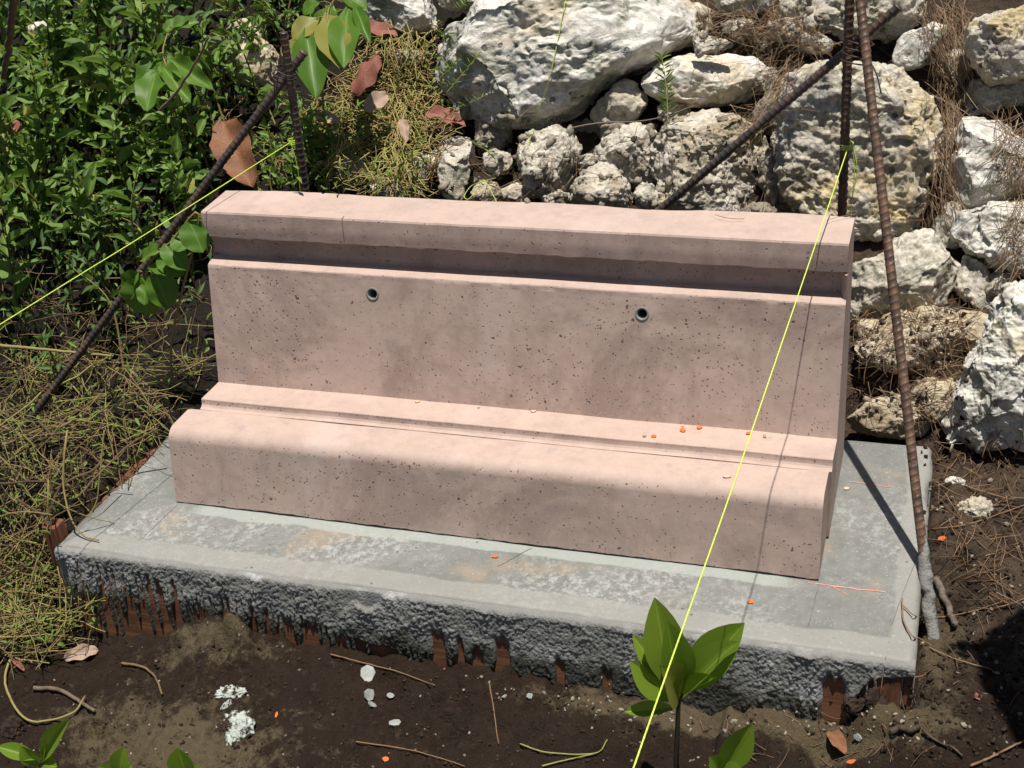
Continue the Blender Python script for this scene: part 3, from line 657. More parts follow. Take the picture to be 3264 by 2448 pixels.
RK = [
 ([(930,117),(960,80),(985,45),(1030,22),(1069,10),(1100,-40),(1250,-60),(1450,-60),(1540,-30),(1555,22),(1520,60),(1478,75),(1420,120),(1365,148),(1325,180),(1285,221),(1215,266),(1136,264),(1096,244),(1035,222),(968,189),(935,150)],'rw','largest white boulder with a jagged overhang, above the middle of the bench',1,.11,7,.75,'smooth'),
 ([(1395,150),(1440,120),(1500,108),(1560,110),(1620,118),(1658,140),(1648,185),(1625,212),(1560,224),(1480,224),(1420,207),(1398,180)],'rw','flat white rock right of the largest boulder, crossed by the slanting rebar end',2,.05,6,.7,'smooth'),
 ([(1497,80),(1515,72),(1538,70),(1560,82),(1586,98),(1560,106),(1535,112),(1507,124),(1499,105)],'rg','small grey stone lying on top of the flat white rock',3,.13,5,.8,'craggy'),
 ([(1285,236),(1315,205),(1349,172),(1375,190),(1395,212),(1376,250),(1340,258),(1300,264)],'rg','mossy wedge stone tucked under the right end of the largest boulder',4,.03,5,.8,'craggy'),
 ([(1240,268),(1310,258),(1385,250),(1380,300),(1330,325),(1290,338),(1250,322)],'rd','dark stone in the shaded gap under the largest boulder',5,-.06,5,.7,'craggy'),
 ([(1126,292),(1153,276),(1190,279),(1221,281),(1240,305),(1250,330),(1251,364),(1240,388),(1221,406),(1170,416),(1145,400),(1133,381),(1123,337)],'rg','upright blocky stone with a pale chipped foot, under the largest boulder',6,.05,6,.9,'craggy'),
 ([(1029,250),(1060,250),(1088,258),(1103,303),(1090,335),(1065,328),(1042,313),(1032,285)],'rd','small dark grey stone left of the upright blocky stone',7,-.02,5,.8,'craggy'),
 ([(948,318),(960,300),(985,298),(1015,300),(1016,335),(1012,370),(1000,412),(985,430),(962,410),(950,370)],'rg','smooth pale grey standing stone with cut stems against it, behind the bench middle',8,.03,5,.9,'smooth'),
 ([(1238,425),(1245,400),(1262,368),(1290,352),(1312,350),(1340,385),(1362,420),(1352,455),(1300,462),(1255,455)],'rg','rounded speckled stone just behind the bench top, right of the blocky stone',9,.06,6,.9,'pitted'),
 ([(1292,332),(1320,300),(1350,280),(1382,265),(1412,285),(1418,330),(1408,385),(1385,398),(1345,372),(1310,352)],'rg','tilted grey rough stone below the mossy wedge stone',10,.03,6,.8,'pitted'),
 ([(1412,380),(1418,330),(1430,290),(1455,258),(1500,238),(1545,226),(1582,240),(1612,270),(1645,300),(1672,345),(1655,400),(1625,450),(1560,480),(1480,485),(1430,450)],'rg','wide grey boulder behind the bench, under the slanting rebar',11,.04,7,.8,'craggy'),
 ([(1676,282),(1690,240),(1683,192),(1702,156),(1737,135),(1760,112),(1804,104),(1870,110),(1940,124),(2000,154),(2023,189),(2037,236),(2042,303),(2028,354),(2010,421),(2008,472),(1978,517),(1888,520),(1840,515),(1790,490),(1737,455),(1698,410),(1685,340)],'ry','big yellowish pitted boulder behind the vertical rebar on the right',12,.10,7,.75,'pitted'),
 ([(1838,600),(1870,568),(1920,558),(1955,520),(2010,503),(2052,518),(2066,560),(2070,620),(2045,662),(1985,674),(1920,676),(1865,690),(1838,665)],'rg','grey crusty boulder beside the right end of the bench, below the yellowish boulder',13,.04,6,.9,'pitted'),
 ([(1865,744),(1898,697),(1939,677),(2006,668),(2060,662),(2085,715),(2106,774),(2090,800),(2023,824),(1973,808),(1919,797),(1885,780)],'rt','low tan rock with dirt on it, right of the bench behind the leaning rebar',14,.03,6,.75,'craggy'),
 ([(1850,908),(1888,876),(1932,859),(1966,862),(1988,890),(2004,923),(1986,941),(1939,945),(1858,938)],'rt','small cream rock at the back right corner of the slab',15,.03,5,.85,'pitted'),
 ([(1976,860),(2006,832),(2060,820),(2072,845),(2086,866),(2053,893),(2008,910),(1990,896)],'rt','cream faceted rock just right of the leaning rebar, above the slab corner',16,.04,5,.85,'craggy'),
 ([(2057,697),(2090,673),(2141,675),(2150,690),(2141,720),(2113,762),(2087,744),(2072,724)],'rt','small pale stone above the big leaning boulder at the right edge',17,.03,5,.85,'craggy'),
 ([(2074,620),(2080,585),(2090,556),(2128,590),(2163,630),(2155,659),(2128,675),(2100,655)],'rg','narrow grey stone beside the dark hollow at the right',18,.01,5,.85,'craggy'),
 ([(2070,985),(2085,900),(2105,800),(2125,755),(2165,700),(2215,642),(2320,590),(2400,700),(2380,900),(2290,960),(2212,945),(2150,960),(2110,985)],'rw','big leaning whitish boulder cut by the right edge, nearest to the slab',19,.14,7,.7,'craggy'),
 ([(2057,360),(2090,325),(2084,286),(2097,249),(2138,244),(2181,262),(2205,297),(2250,330),(2270,420),(2212,442),(2107,433),(2065,396)],'rw','white boulder with dark holes at the right edge, under hanging pine needles',20,.07,6,.8,'smooth'),
 ([(2070,505),(2098,452),(2160,432),(2240,440),(2290,520),(2260,590),(2200,596),(2150,574),(2100,548)],'rw','whitish boulder at the right edge, directly below the white one with holes',21,.05,6,.8,'craggy'),
 ([(2097,50),(2120,28),(2150,14),(2212,4),(2290,20),(2310,150),(2212,168),(2158,174),(2124,147),(2100,96)],'ry','rounded cream boulder in the top right corner',22,.12,6,.85,'pitted'),
 ([(1932,110),(1945,80),(1958,64),(2003,60),(2012,40),(2053,48),(2050,76),(2038,128),(1966,147),(1934,133)],'rw','small bright white stone above the yellowish boulder, right of the rebar tips',23,.06,5,.85,'smooth'),
 ([(1745,0),(1780,-40),(1860,-60),(1960,-50),(2012,-5),(1992,45),(1942,76),(1870,82),(1830,66),(1765,42)],'rg','grey boulder at the top edge behind the three crossing rebars',24,.06,6,.8,'craggy'),
 ([(1685,0),(1700,-25),(1738,-25),(1747,10),(1740,42),(1705,40),(1688,20)],'rg','small grey stone at the top edge, left of the vertical rebar',25,.02,5,.8,'craggy'),
 ([(1540,-30),(1600,-50),(1665,-30),(1668,22),(1640,30),(1600,32),(1560,14)],'rw','pale stone at the top edge, right of the largest boulder',26,.03,5,.8,'craggy'),
 ([(2083,205),(2110,168),(2160,162),(2230,164),(2270,240),(2212,258),(2150,250),(2095,245)],'rg','greenish grey stone at the right edge between the round cream and the white boulder',27,.0,5,.8,'craggy'),
 ([(1728,102),(1748,76),(1775,72),(1795,82),(1803,106),(1765,118)],'rg','little mossy stone on the left shoulder of the yellowish boulder',28,.12,5,.8,'craggy'),
 ([(768,5),(800,-30),(860,-45),(915,-35),(938,0),(942,45),(910,62),(880,72),(850,66),(795,36)],'rw','white stone with two dark holes at the top edge, left of the largest boulder',29,.04,6,.8,'smooth'),
 ([(942,-15),(980,-40),(1050,-40),(1062,-10),(1040,16),(990,20),(950,12)],'ry','small cream stone at the top edge touching the largest boulder',30,.03,5,.8,'craggy'),
 ([(472,70),(500,28),(530,45),(560,70),(592,95),(598,150),(575,190),(530,205),(490,180),(470,130)],'rt','grey brown rock among the shrub leaves, behind the left rebar tips',31,.04,6,.8,'craggy'),
 ([(1018,418),(1025,400),(1045,392),(1070,398),(1082,420),(1060,436),(1030,434)],'rt','small pale stone beside the loop of slack string, behind the bench',32,.05,5,.8,'craggy'),
 ([(1250,350),(1256,336),(1275,332),(1290,345),(1282,360),(1262,362)],'rg','fist-size pebble wedged between the blocky and the tilted stone',33,.02,4,.8,'craggy'),
 ([(805,400),(830,385),(880,390),(905,410),(890,440),(830,442)],'rg','half-buried pale rock under the straw, behind the left half of the bench',34,.02,5,.8,'craggy'),
 ([(925,340),(940,325),(950,350),(948,380),(930,375)],'rg','thin grey stone left of the smooth standing stone',35,.0,4,.8,'craggy'),
 ([(1372,420),(1390,395),(1412,405),(1425,430),(1410,450),(1380,448)],'rg','small grey stone between the speckled stone and the wide boulder',36,.03,5,.8,'craggy'),
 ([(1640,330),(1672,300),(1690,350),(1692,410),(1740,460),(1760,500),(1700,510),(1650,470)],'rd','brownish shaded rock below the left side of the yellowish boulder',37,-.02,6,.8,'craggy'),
 ([(40,60),(80,30),(150,40),(170,90),(120,130),(60,115)],'rg','pale rock glimpsed through the shrub in the top left corner',38,.0,5,.8,'craggy'),
 ([(160,150),(230,135),(270,190),(240,240),(180,230)],'rg','pale rock glimpsed behind the shrub leaves, left of the round leaf cluster',39,-.02,5,.8,'craggy'),
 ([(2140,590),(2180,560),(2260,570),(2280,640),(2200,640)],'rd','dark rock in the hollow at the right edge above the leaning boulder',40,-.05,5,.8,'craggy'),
]
def grow(o, k): o = np.array(o, float); c = o.mean(0); return [tuple(q) for q in c+(o-c)*k]
ROCKS = [rock(grow(r[0], 1.16 if i_ in (3, 4, 5, 6, 7, 8, 9, 12, 14, 15, 16, 17, 31, 32, 33, 34, 35) else 1.06 if i_ in (1, 10, 13, 19, 20) else 1.0), *r[1:]) for i_, r in enumerate(RK)]
def blob_outline(u, v, w, h, seed, n=9):
    r = random.Random(seed); a0 = r.uniform(0, 6); return [(u+w/2*math.cos(a0+2*math.pi*j/n)*r.uniform(.78, 1.12), v+h/2*math.sin(a0+2*math.pi*j/n)*r.uniform(.78, 1.12)) for j in range(n)]
FILL = [(1455, 240, 70, 50, 'rg', 'small pale stone under the left corner of the flat white rock'), (1668, 240, 56, 90, 'rd', 'dirty stone wedged left of the yellowish boulder top'), (1075, 350, 60, 50, 'rg', 'small rough stone left of the blocky stone foot'),
 (1110, 415, 60, 44, 'rg', 'pale stone low behind the bench, left of the blocky stone foot'), (1205, 432, 60, 40, 'rg', 'pale stone low behind the bench, under the blocky stone'), (1640, 470, 90, 60, 'rd', 'brown stone just above the bench top, right of the wide boulder'),
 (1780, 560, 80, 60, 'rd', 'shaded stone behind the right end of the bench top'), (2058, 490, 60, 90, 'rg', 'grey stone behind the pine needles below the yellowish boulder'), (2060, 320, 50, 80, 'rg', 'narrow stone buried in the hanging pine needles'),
 (1880, 712, 60, 50, 'rt', 'small tan stone beside the bench, left of the low tan rock'), (2120, 800, 60, 60, 'rt', 'tan stone between the low tan rock and the leaning boulder'), (1700, 60, 60, 50, 'rg', 'small stone among the needles at the top, left of the upright rebar'),
 (1600, 60, 60, 40, 'rg', 'low stone among the needles right of the largest boulder'), (2075, 140, 46, 60, 'rg', 'grey stone in the needles left of the round cream boulder'), (880, 120, 60, 40, 'rg', 'pale stone half covered by straw left of the largest boulder'),
 (905, 360, 46, 60, 'rg', 'grey stone in the straw left of the standing stone'), (760, 370, 70, 60, 'rg', 'stone showing through the straw behind the left half of the bench'), (1330, 290, 50, 46, 'rd', 'little dark stone above the tilted grey stone'),
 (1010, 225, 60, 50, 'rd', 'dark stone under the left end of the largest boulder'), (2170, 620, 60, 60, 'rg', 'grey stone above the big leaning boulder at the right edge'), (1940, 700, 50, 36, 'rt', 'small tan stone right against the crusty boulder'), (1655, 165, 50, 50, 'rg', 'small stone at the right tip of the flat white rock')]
for i_, (u_0, v_0, w_0, h_0, m_0, l_0) in enumerate(FILL): rock(blob_outline(u_0, v_0, w_0*1.25, h_0*1.25, 500+i_), m_0, l_0, 500+i_, .015, 5, .9, 'craggy')
# hidden / out-of-frame neighbours so the bank goes on to the sides and above
rr = random.Random(3)
def proj(X):
    d = np.asarray(X)-CPOS; w = d@CFW; return np.array([1632+CF*(d@CR)/w, 1224-CF*(d@CU)/w])/KD
for gi in range(15):
    for gj in range(6):
        x_ = -1.7+gi*.34+rr.uniform(-.09, .09)+(gj % 2)*.17; y_ = .85+gj*.27+rr.uniform(-.06, .06)
        if x_ < -.9 and gj < 3: continue
        u_0, v_0 = proj((x_, y_, .70*(y_-.52)-.10)); w_0 = rr.uniform(.24, .40)*CF/KD/((np.array([x_, y_, .7*(y_-.52)])-CPOS)@CFW)
        if -w_0*.75 < u_0 < 2212+w_0*.45 and v_0 > -w_0*.75: continue
        if u_0 < 700 and v_0 > -330: continue
        rock(blob_outline(u_0, v_0, w_0, w_0*rr.uniform(.65, .9), 700+gi*10+gj), rr.choice(['rw', 'rg', 'ry', 'rg']), 'limestone boulder of the embankment lying outside the picture', 700+gi*10+gj, .03, 4, .85, rr.choice(['craggy', 'craggy', 'smooth']), 'boulders beyond the frame')

# ================================================================== surface probe (used to lay loose things on what is there)
bpy.context.view_layer.update(); DG = bpy.context.evaluated_depsgraph_get()
def hit(u, v):
    o, d = ray(u, v); ok, loc, nrm, idx, ob, mt = scene.ray_cast(DG, Vector(o), Vector(d).normalized())
    if not ok: return onslope(u, v), SLN.copy()
    n = np.array(nrm); return np.array(loc), (n if n@d < 0 else -n)
def drop(x, y, z=3.0):
    ok, loc, nrm, idx, ob, mt = scene.ray_cast(DG, Vector((x, y, z)), Vector((0, 0, -1)))
    return (np.array(loc), np.array(nrm)) if ok else (np.array([x, y, gz(x, y)]), np.array([0, 0, 1.]))
def unit(a): a = np.asarray(a, float); return a/(np.linalg.norm(a)+1e-12)

# ================================================================== REBAR STAKES
def rebar(p, q, mat, label, pitch=.0125, rad=.0087, slant=.55):
    p, q = np.array(p, float), np.array(q, float); L = np.linalg.norm(q-p); n = int(L/.0017); k = 14; s = np.linspace(0, L, n)
    th = np.arange(k)*2*math.pi/k; ph = s[:, None]/pitch+slant*np.where(np.sin(th) > 0, 1, -1)[None, :]*(th[None, :] % math.pi)/math.pi+.5*(np.sin(th) > 0)[None, :]
    rib = np.clip(np.cos(2*math.pi*ph), 0, 1)**1.5; lon = np.exp(-(np.sin(th)/.22)**2)[None, :]
    prof = rad*(.90+.16*np.maximum(rib, lon*.8)); wob = np.stack([.0012*fbm(P2(s*3, s*0+j*7), 2, 5) for j in range(3)], -1)
    V, F = tube(p+(q-p)*(s/L)[:, None]+wob, rad, rad, k, prof); o = link('rebar', mesh_np('rebar', V, F, mat)); base_origin(o)
    return tag(o, label, 'rebar', 'rebar stakes')
TV = np.array([1.172, .552, 0]); d_ = unit(np.array([1.167, .55, .80])-np.array([1.172, .55, .403]))
rebar((1.174, .553, -.25), (1.1655, .553, .99), 'rebar', 'upright rusty rebar behind the right end of the bench, holding the taut line')
T_ = np.array([1.197, .524, .735]); F_ = np.array([1.3665, .052, .0]); dd = unit(T_-F_)
rebar(F_-dd*.165, T_+dd*.26, 'rebar', 'rusty rebar leaning from the right edge of the slab up to the upright one', rad=.0080)
a_, b_ = ony(1942, 14, .575), ony(1430, 450, .600); dd = unit(b_-a_)
rebar(a_, b_+dd*.62, 'rebard', 'dark rebar slanting down left behind the bench from the right-hand upright')
rebar((.070, .552, -.2), (.1035, .552, .738), 'rebard', 'upright rebar behind the left end of the bench among the leaves')
a_ = ony(657, 112, .574); b_ = hit(48, 930)[0]; dd = unit(b_-a_)
rebar(a_, b_+dd*.12, 'rebard', 'dark rebar slanting down into the cut stems left of the bench')
def coil(c, axis_, R, turns, pitch, r, name, mat, label, cat, tail=()):
    ax = unit(axis_); u = unit(np.cross(ax, [0.3, 1, .2])); v = np.cross(ax, u); t = np.linspace(0, turns*2*math.pi, int(turns*22))
    pts = c+R*(np.cos(t)[:, None]*u+np.sin(t)[:, None]*v)+ax*((t/(2*math.pi)-turns/2)*pitch)[:, None]+RNG.normal(size=(len(t), 3))*.0006
    mb = MB(); mb.tube(pts, r, r, 6)
    for tl in tail: mb.tube(spline([pts[-1] if tl[0] is None else tl[0]]+list(tl[1:]), 14), r, r, 6)
    o = mb.obj(name, mat); base_origin(o); return tag(o, label, cat)
cw = np.array([1.184, .545, .715]); coil(cw, (.3, .2, 1), .0215, 4, .011, .0013, 'tie_wire', 'wire', 'black tie wire binding the three rebars at the right', 'wire', [(None, cw+[.03, -.03, -.02], cw+[.045, -.04, -.06])])
cw = np.array([.090, .555, .655]); coil(cw, (.5, 0, 1), .022, 3, .010, .0013, 'tie_wire', 'wire', 'tie wire binding the two rebars at the left', 'wire')
# mortar splashed on the foot of the leaning rebar
s = np.linspace(0, 1, 60); pth = F_-unit(T_-F_)*.155+unit(T_-F_)*(s*.24)[:, None]; k = 20
th = np.arange(k)*2*math.pi/k; pr_ = np.where(True, .0100+.0050*fbm(P2(*np.meshgrid(s*16, th*.9, indexing='ij')), 4, 88).reshape(60, k), 0)*(1-.35*sstep(.6, 1., s))[:, None]-.0035*sstep(.75, 1, s)[:, None]*(1+np.sin(th*2))[None, :]
V, F = tube(pth, .01, .01, k, pr_); o = link('mortar_splash', mesh_np('mortar_splash', V, F, 'mortar')); base_origin(o); tag(o, 'grey mortar crusted round the foot of the leaning rebar', 'mortar')

# ================================================================== MASON LINES
def twine(pts, r, name, mat, label, n=None, knot=None):
    L = np.linalg.norm(np.diff(np.asarray(pts), axis=0), axis=1).sum(); n = n or max(40, int(L/.0022)); P = spline(pts, n); k = 8; th = np.arange(k)*2*math.pi/k; s = np.linspace(0, L, n)
    prof = r*(.80+.28*np.abs(np.cos(th[None, :]-s[:, None]*2*math.pi/.017))); V, F = tube(P, r, r, k, prof); mb = MB(); mb.add(V, F)
    if knot is not None:
        c, R, tails = knot; t = np.linspace(0, 3.2*2*math.pi, 70)
        mb.tube(c+np.stack([R*np.cos(t), R*np.sin(t), (t/(2*math.pi)-1.6)*.0035], -1), r, r, 6)
        for tl in tails: mb.tube(spline(tl, 30), r*.85, r*.85, 6)
    o = mb.obj(name, mat); base_origin(o); return tag(o, label, 'string')
kr = np.array([1.1725, .553, .540])
twine([kr+[.002, -.011, -.002], (1.1625, .267, .524), (1.148, -.113, .516), (1.134, -.50, .512), (1.117, -.928, .511), (1.095, -1.60, .512)], .00095, 'mason_line', 'line',
      'taut yellow green line crossing over the right end of the bench towards the viewer', None,
      (kr, .0112, [[kr+[.011, -.004, 0], kr+[.016, -.008, -.05], kr+[.013, -.006, -.12], kr+[.018, -.008, -.165]], [kr+[.011, -.004, .004], kr+[.02, -.01, -.04], kr+[.014, -.008, -.10]]]))
kl = np.array([.083, .553, .515])
twine([kl+[-.004, -.011, 0], (.003, .081, .515), (-.057, -.244, .514), (-.29, -1.60, .512)], .00088, 'mason_line', 'line', 'taut yellow green line running from the left rebar to the left edge', None,
      (kl, .0112, [[kl+[0, -.012, 0], kl+[.006, -.014, -.05], kl+[.002, -.013, -.11]]]))
rebar((1.094, -1.61, -.3), (1.096, -1.61, .60), 'rebar', 'rusty rebar stake in the mud in front, where the right line ends')
rebar((-.293, -1.61, -.3), (-.29, -1.61, .60), 'rebar', 'rusty rebar stake in the mud in front, where the left line ends')
sp = [(1222, -6), (1208, 70), (1192, 150), (1176, 205), (1160, 240), (1155, 268), (1150, 290), (1134, 325), (1112, 358), (1085, 382), (1046, 391), (1018, 402), (1003, 424), (1014, 429), (1036, 400), (1045, 389), (1058, 408), (1073, 437)]
pts = []
for i, (u, v) in enumerate(sp):
    if i >= 10: pts.append(onslope(u, v, .085))
    else: L_, n_ = hit(u, v); pts.append(L_+n_*.004-CFW*.004)
twine(pts, .0010, 'slack_line', 'line2', 'slack thin yellow string hanging over the largest boulder and ending in a loop', 260)

# ================================================================== LEAVES AND PLANTS
def leaf_mesh(name, mat, kind, fold=.18, curl=.18, ncol=5, nrow=9, wave=.0, bend=.0):
    t = np.linspace(0, 1, nrow); c = np.linspace(-1, 1, ncol)
    w = {'lance': np.sin(np.pi*t**.78)**1.15, 'ovate': np.sin(np.pi*np.clip(t, 0, 1)**.80)**.62, 'ellip': np.sin(np.pi*t**1.22)**.80, 'blade': np.sin(np.pi*t**.9)**.5, 'round': np.sin(np.pi*t**.92)**.50}[kind]
    w = np.maximum(w/w.max(), .02)*.5; Tt, Cc = np.meshgrid(t, c, indexing='ij'); Wt = np.repeat(w[:, None], ncol, 1)
    X = Cc*Wt; Y = Tt; Z = fold*np.abs(Cc)*Wt*1.2-curl*Tt**2+wave*np.sin(Tt*14+Cc*2)*np.abs(Cc)*.08
    X = X+bend*Tt**2; Z = Z+bend*.6*Cc*Wt*Tt
    uv = np.stack([(Cc+1)/2, Tt], -1).reshape(-1, 2)
    return mesh_np(name, np.stack([X, Y, Z], -1).reshape(-1, 3), grid_faces(nrow, ncol)[:, ::-1], mat, True, uv)
def leaf_mtx(base, d, n, L, W):
    d = unit(d); n = np.asarray(n, float); n = unit(n-d*(n@d)); x = np.cross(d, n)
    return Matrix((tuple(x*W)+(base[0],), tuple(d*L)+(base[1],), tuple(n*L)+(base[2],), (0, 0, 0, 1))) if False else Matrix(((x[0]*W, d[0]*L, n[0]*L, base[0]), (x[1]*W, d[1]*L, n[1]*L, base[1]), (x[2]*W, d[2]*L, n[2]*L, base[2]), (0, 0, 0, 1)))
LM = {'lf': [leaf_mesh('leaf', 'lf', k_, f_, c, 5, 8, w_, b_) for k_, f_, c, w_, b_ in (('lance', .25, .08, .5, .06), ('lance', .4, .22, .3, -.08), ('lance', .15, .40, .8, .12), ('ellip', .3, .15, .6, -.05), ('lance', .55, -.06, .4, .03), ('lance', .1, .3, 1.4, -.15))], 'lfd': [leaf_mesh('leaf', 'lfd', 'lance', .25, c, 3, 6) for c in (.1, .3)],
      'lr': [leaf_mesh('leaf', 'lr', 'round', .22, c, 7, 12, .6, b_) for c, b_ in ((.08, .05), (.22, -.06))], 'lm': [leaf_mesh('leaf', 'lm', 'ellip', .20, c, 7, 12) for c in (.03, .12)],
      'ly': [leaf_mesh('leaf', 'ly', 'lance', .25, c, 3, 5) for c in (.1, .3)], 'lb': [leaf_mesh('leaf', 'lr', 'ellip', .18, c, 7, 11, .4) for c in (.1, .25)]}
LDATA = {k: [(np.array([v.co[:] for v in m.vertices]), np.array([list(p.vertices) for p in m.polygons]), None) for m in ms] for k, ms in LM.items()}
def leaf_uv(k, nrow_ncol=None):
    V = LDATA[k][0][0]; w = np.maximum(np.abs(V[:, 0]).max(), 1e-6); return np.stack([V[:, 0]/w*.5+.5, V[:, 1]], -1)
def leaf_obj(parent, kind, base, d, n, L, W, name='leaf'):
    return link(name, random.choice(LM[kind]), parent, leaf_mtx(base, d, n, L, W))
def leaf_add(mb, kind, base, d, n, L, W):
    V, F, _ = random.choice(LDATA[kind]); Mx = np.array(leaf_mtx(base, d, n, L, W)); mb.add(V@Mx[:3, :3].T+Mx[:3, 3], F, .5, leaf_uv(kind))
def rv(s=1.): return np.array([random.gauss(0, s), random.gauss(0, s), random.gauss(0, s)])
def shrub(name, label, targets, kind, ll, lw, maxleaf=290, spacing=.020, fill=250, fillkind='lfd', group='shrubs left of the bench', lift=.05, spread=.09):
    roots = []; stems = []; leaves = []
    for (u, v, off) in targets:
        T = onslope(u, v, off); rx, ry = T[0]+random.uniform(-spread, spread), T[1]+random.uniform(-.04, .10); R0 = np.array([rx, ry, gz(rx, ry)-.01]); roots.append(R0)
        if T[2] < R0[2]+.02: T[2] = R0[2]+.03
        mid = (R0+T)/2+np.array([random.gauss(0, .03), random.uniform(-.02, .04), lift]); P = spline([R0, mid, T], 26)
        L = np.linalg.norm(np.diff(P, axis=0), axis=1).sum(); sm_ = MB(); sm_.tube(P, .0030, .0012, 5, random.uniform(.0, .7)); stems.append(sm_); nn = max(3, int(L*.75/spacing)); rot = random.uniform(0, 6)
        for i in range(nn):
            t = .25+.75*i/(nn-1); q = P[min(25, int(t*25))]; tg = unit(P[min(25, int(t*25)+1)]-P[max(0, int(t*25)-1)]); a = unit(np.cross(tg, [.31, .2, .93])); b = np.cross(tg, a)
            rot += 1.57+random.gauss(0, .25); tip = i == nn-1
            for j in range(4 if tip else 2):
                an = rot+j*(1.57 if tip else math.pi); rad_ = a*math.cos(an)+b*math.sin(an); d = unit(rad_+tg*(.9 if tip else .45)+np.array([0, -.10, .12])+rv(.18))
                n = unit(np.array([0, -.15, 1])+rv(.5)); sc = random.uniform(.55, 1.35)*(.75 if tip else 1)*(.7+.3*math.sin(math.pi*min(1, t*1.05)))
                leaves.append((q, d, n, ll*sc, lw*sc*random.uniform(.8, 1.2)))
    r0 = np.mean(roots, 0); root = empty(name, (r0[0], r0[1], gz(r0[0], r0[1])), label, 'shrub', group)
    for sm_ in stems: sm_.obj('stem', 'stem', root)
    random.shuffle(leaves); leaves.sort(key=lambda q: (q[0]-CPOS)@CFW+random.uniform(-.1, .1))
    for q in leaves[:maxleaf]: leaf_obj(root, kind, *q)
    mb = MB()
    for q in leaves[maxleaf:]: leaf_add(mb, kind if kind in LDATA else 'lf', *q)
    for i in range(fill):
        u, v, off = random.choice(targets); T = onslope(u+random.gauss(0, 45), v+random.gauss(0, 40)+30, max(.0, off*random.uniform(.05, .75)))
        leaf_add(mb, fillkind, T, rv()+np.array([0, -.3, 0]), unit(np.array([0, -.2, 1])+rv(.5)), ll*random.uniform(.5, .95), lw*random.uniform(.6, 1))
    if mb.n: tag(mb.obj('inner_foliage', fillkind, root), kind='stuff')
    return root
def grid_targets(u0, u1, v0, v1, n, o0, o1, seed):
    r = random.Random(seed); return [(r.uniform(u0, u1), r.uniform(v0, v1), r.uniform(o0, o1)) for _ in range(n)]
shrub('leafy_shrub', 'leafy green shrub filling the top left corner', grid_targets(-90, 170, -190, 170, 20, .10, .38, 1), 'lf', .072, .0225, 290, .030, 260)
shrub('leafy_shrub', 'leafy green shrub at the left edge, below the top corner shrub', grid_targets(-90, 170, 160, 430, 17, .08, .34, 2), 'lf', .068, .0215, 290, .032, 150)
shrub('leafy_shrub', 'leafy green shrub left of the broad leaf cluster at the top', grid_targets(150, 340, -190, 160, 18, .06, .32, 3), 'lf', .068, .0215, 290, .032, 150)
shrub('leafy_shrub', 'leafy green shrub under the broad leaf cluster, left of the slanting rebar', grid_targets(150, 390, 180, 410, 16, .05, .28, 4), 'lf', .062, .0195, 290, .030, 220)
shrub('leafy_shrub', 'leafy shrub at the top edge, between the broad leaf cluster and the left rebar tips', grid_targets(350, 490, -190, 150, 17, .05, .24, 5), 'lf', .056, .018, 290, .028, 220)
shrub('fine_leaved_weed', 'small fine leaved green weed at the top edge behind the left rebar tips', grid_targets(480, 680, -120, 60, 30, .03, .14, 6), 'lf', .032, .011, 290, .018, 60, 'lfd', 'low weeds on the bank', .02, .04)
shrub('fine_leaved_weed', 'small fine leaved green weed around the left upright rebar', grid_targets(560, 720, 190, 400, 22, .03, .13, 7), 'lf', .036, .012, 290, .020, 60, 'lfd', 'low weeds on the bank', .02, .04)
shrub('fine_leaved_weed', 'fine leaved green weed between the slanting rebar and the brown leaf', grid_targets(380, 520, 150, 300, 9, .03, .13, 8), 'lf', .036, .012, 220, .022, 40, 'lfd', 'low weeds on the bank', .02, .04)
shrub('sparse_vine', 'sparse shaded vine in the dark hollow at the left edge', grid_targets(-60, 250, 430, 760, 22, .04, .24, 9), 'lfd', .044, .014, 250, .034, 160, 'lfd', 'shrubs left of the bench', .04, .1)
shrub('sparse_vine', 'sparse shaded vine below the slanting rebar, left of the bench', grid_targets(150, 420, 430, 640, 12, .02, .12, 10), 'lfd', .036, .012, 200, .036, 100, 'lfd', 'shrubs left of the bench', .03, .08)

def px_leaf(parent, kind, bu, tu, w, pt, tipout=0., nrm=None, name='leaf', mesh=None):
    b = pt(*bu); t = pt(*tu)-CFW*tipout; L = np.linalg.norm(t-b); W = 1.25*w*KD/CF*((b-CPOS)@CFW)
    n = unit(-CFW*.85+np.array([0, 0, .6])+(rv(.18) if nrm is None else np.asarray(nrm)))
    return link(name, mesh or random.choice(LM[kind]), parent, leaf_mtx(b, t-b, n, L, W))
def sprig(name, label, pt, stem, leaves, kind, rad=(.003, .0015), mat='stem', tone=.6, cat='plant', petiole=True, group=None):
    S = spline([pt(*q[:2]) if len(q) == 2 else np.array(q) for q in stem], 30); root = empty(name, S[0], label, cat, group); mb = MB(); mb.tube(S, rad[0], rad[1], 6, tone)
    for q in leaves:
        b = pt(*q[0]); j = np.argmin(np.linalg.norm(S-b, axis=1)); mb.tube(spline([S[j], (S[j]+b)/2+np.array([0, 0, .004]), b], 8), .0012, .0009, 5, tone)
    mb.obj('stem', mat, root)
    for q in leaves: px_leaf(root, kind, q[0], q[1], q[2], pt, *(q[3:]))
    return root
PA = lambda u, v: ony(u, v, .285)
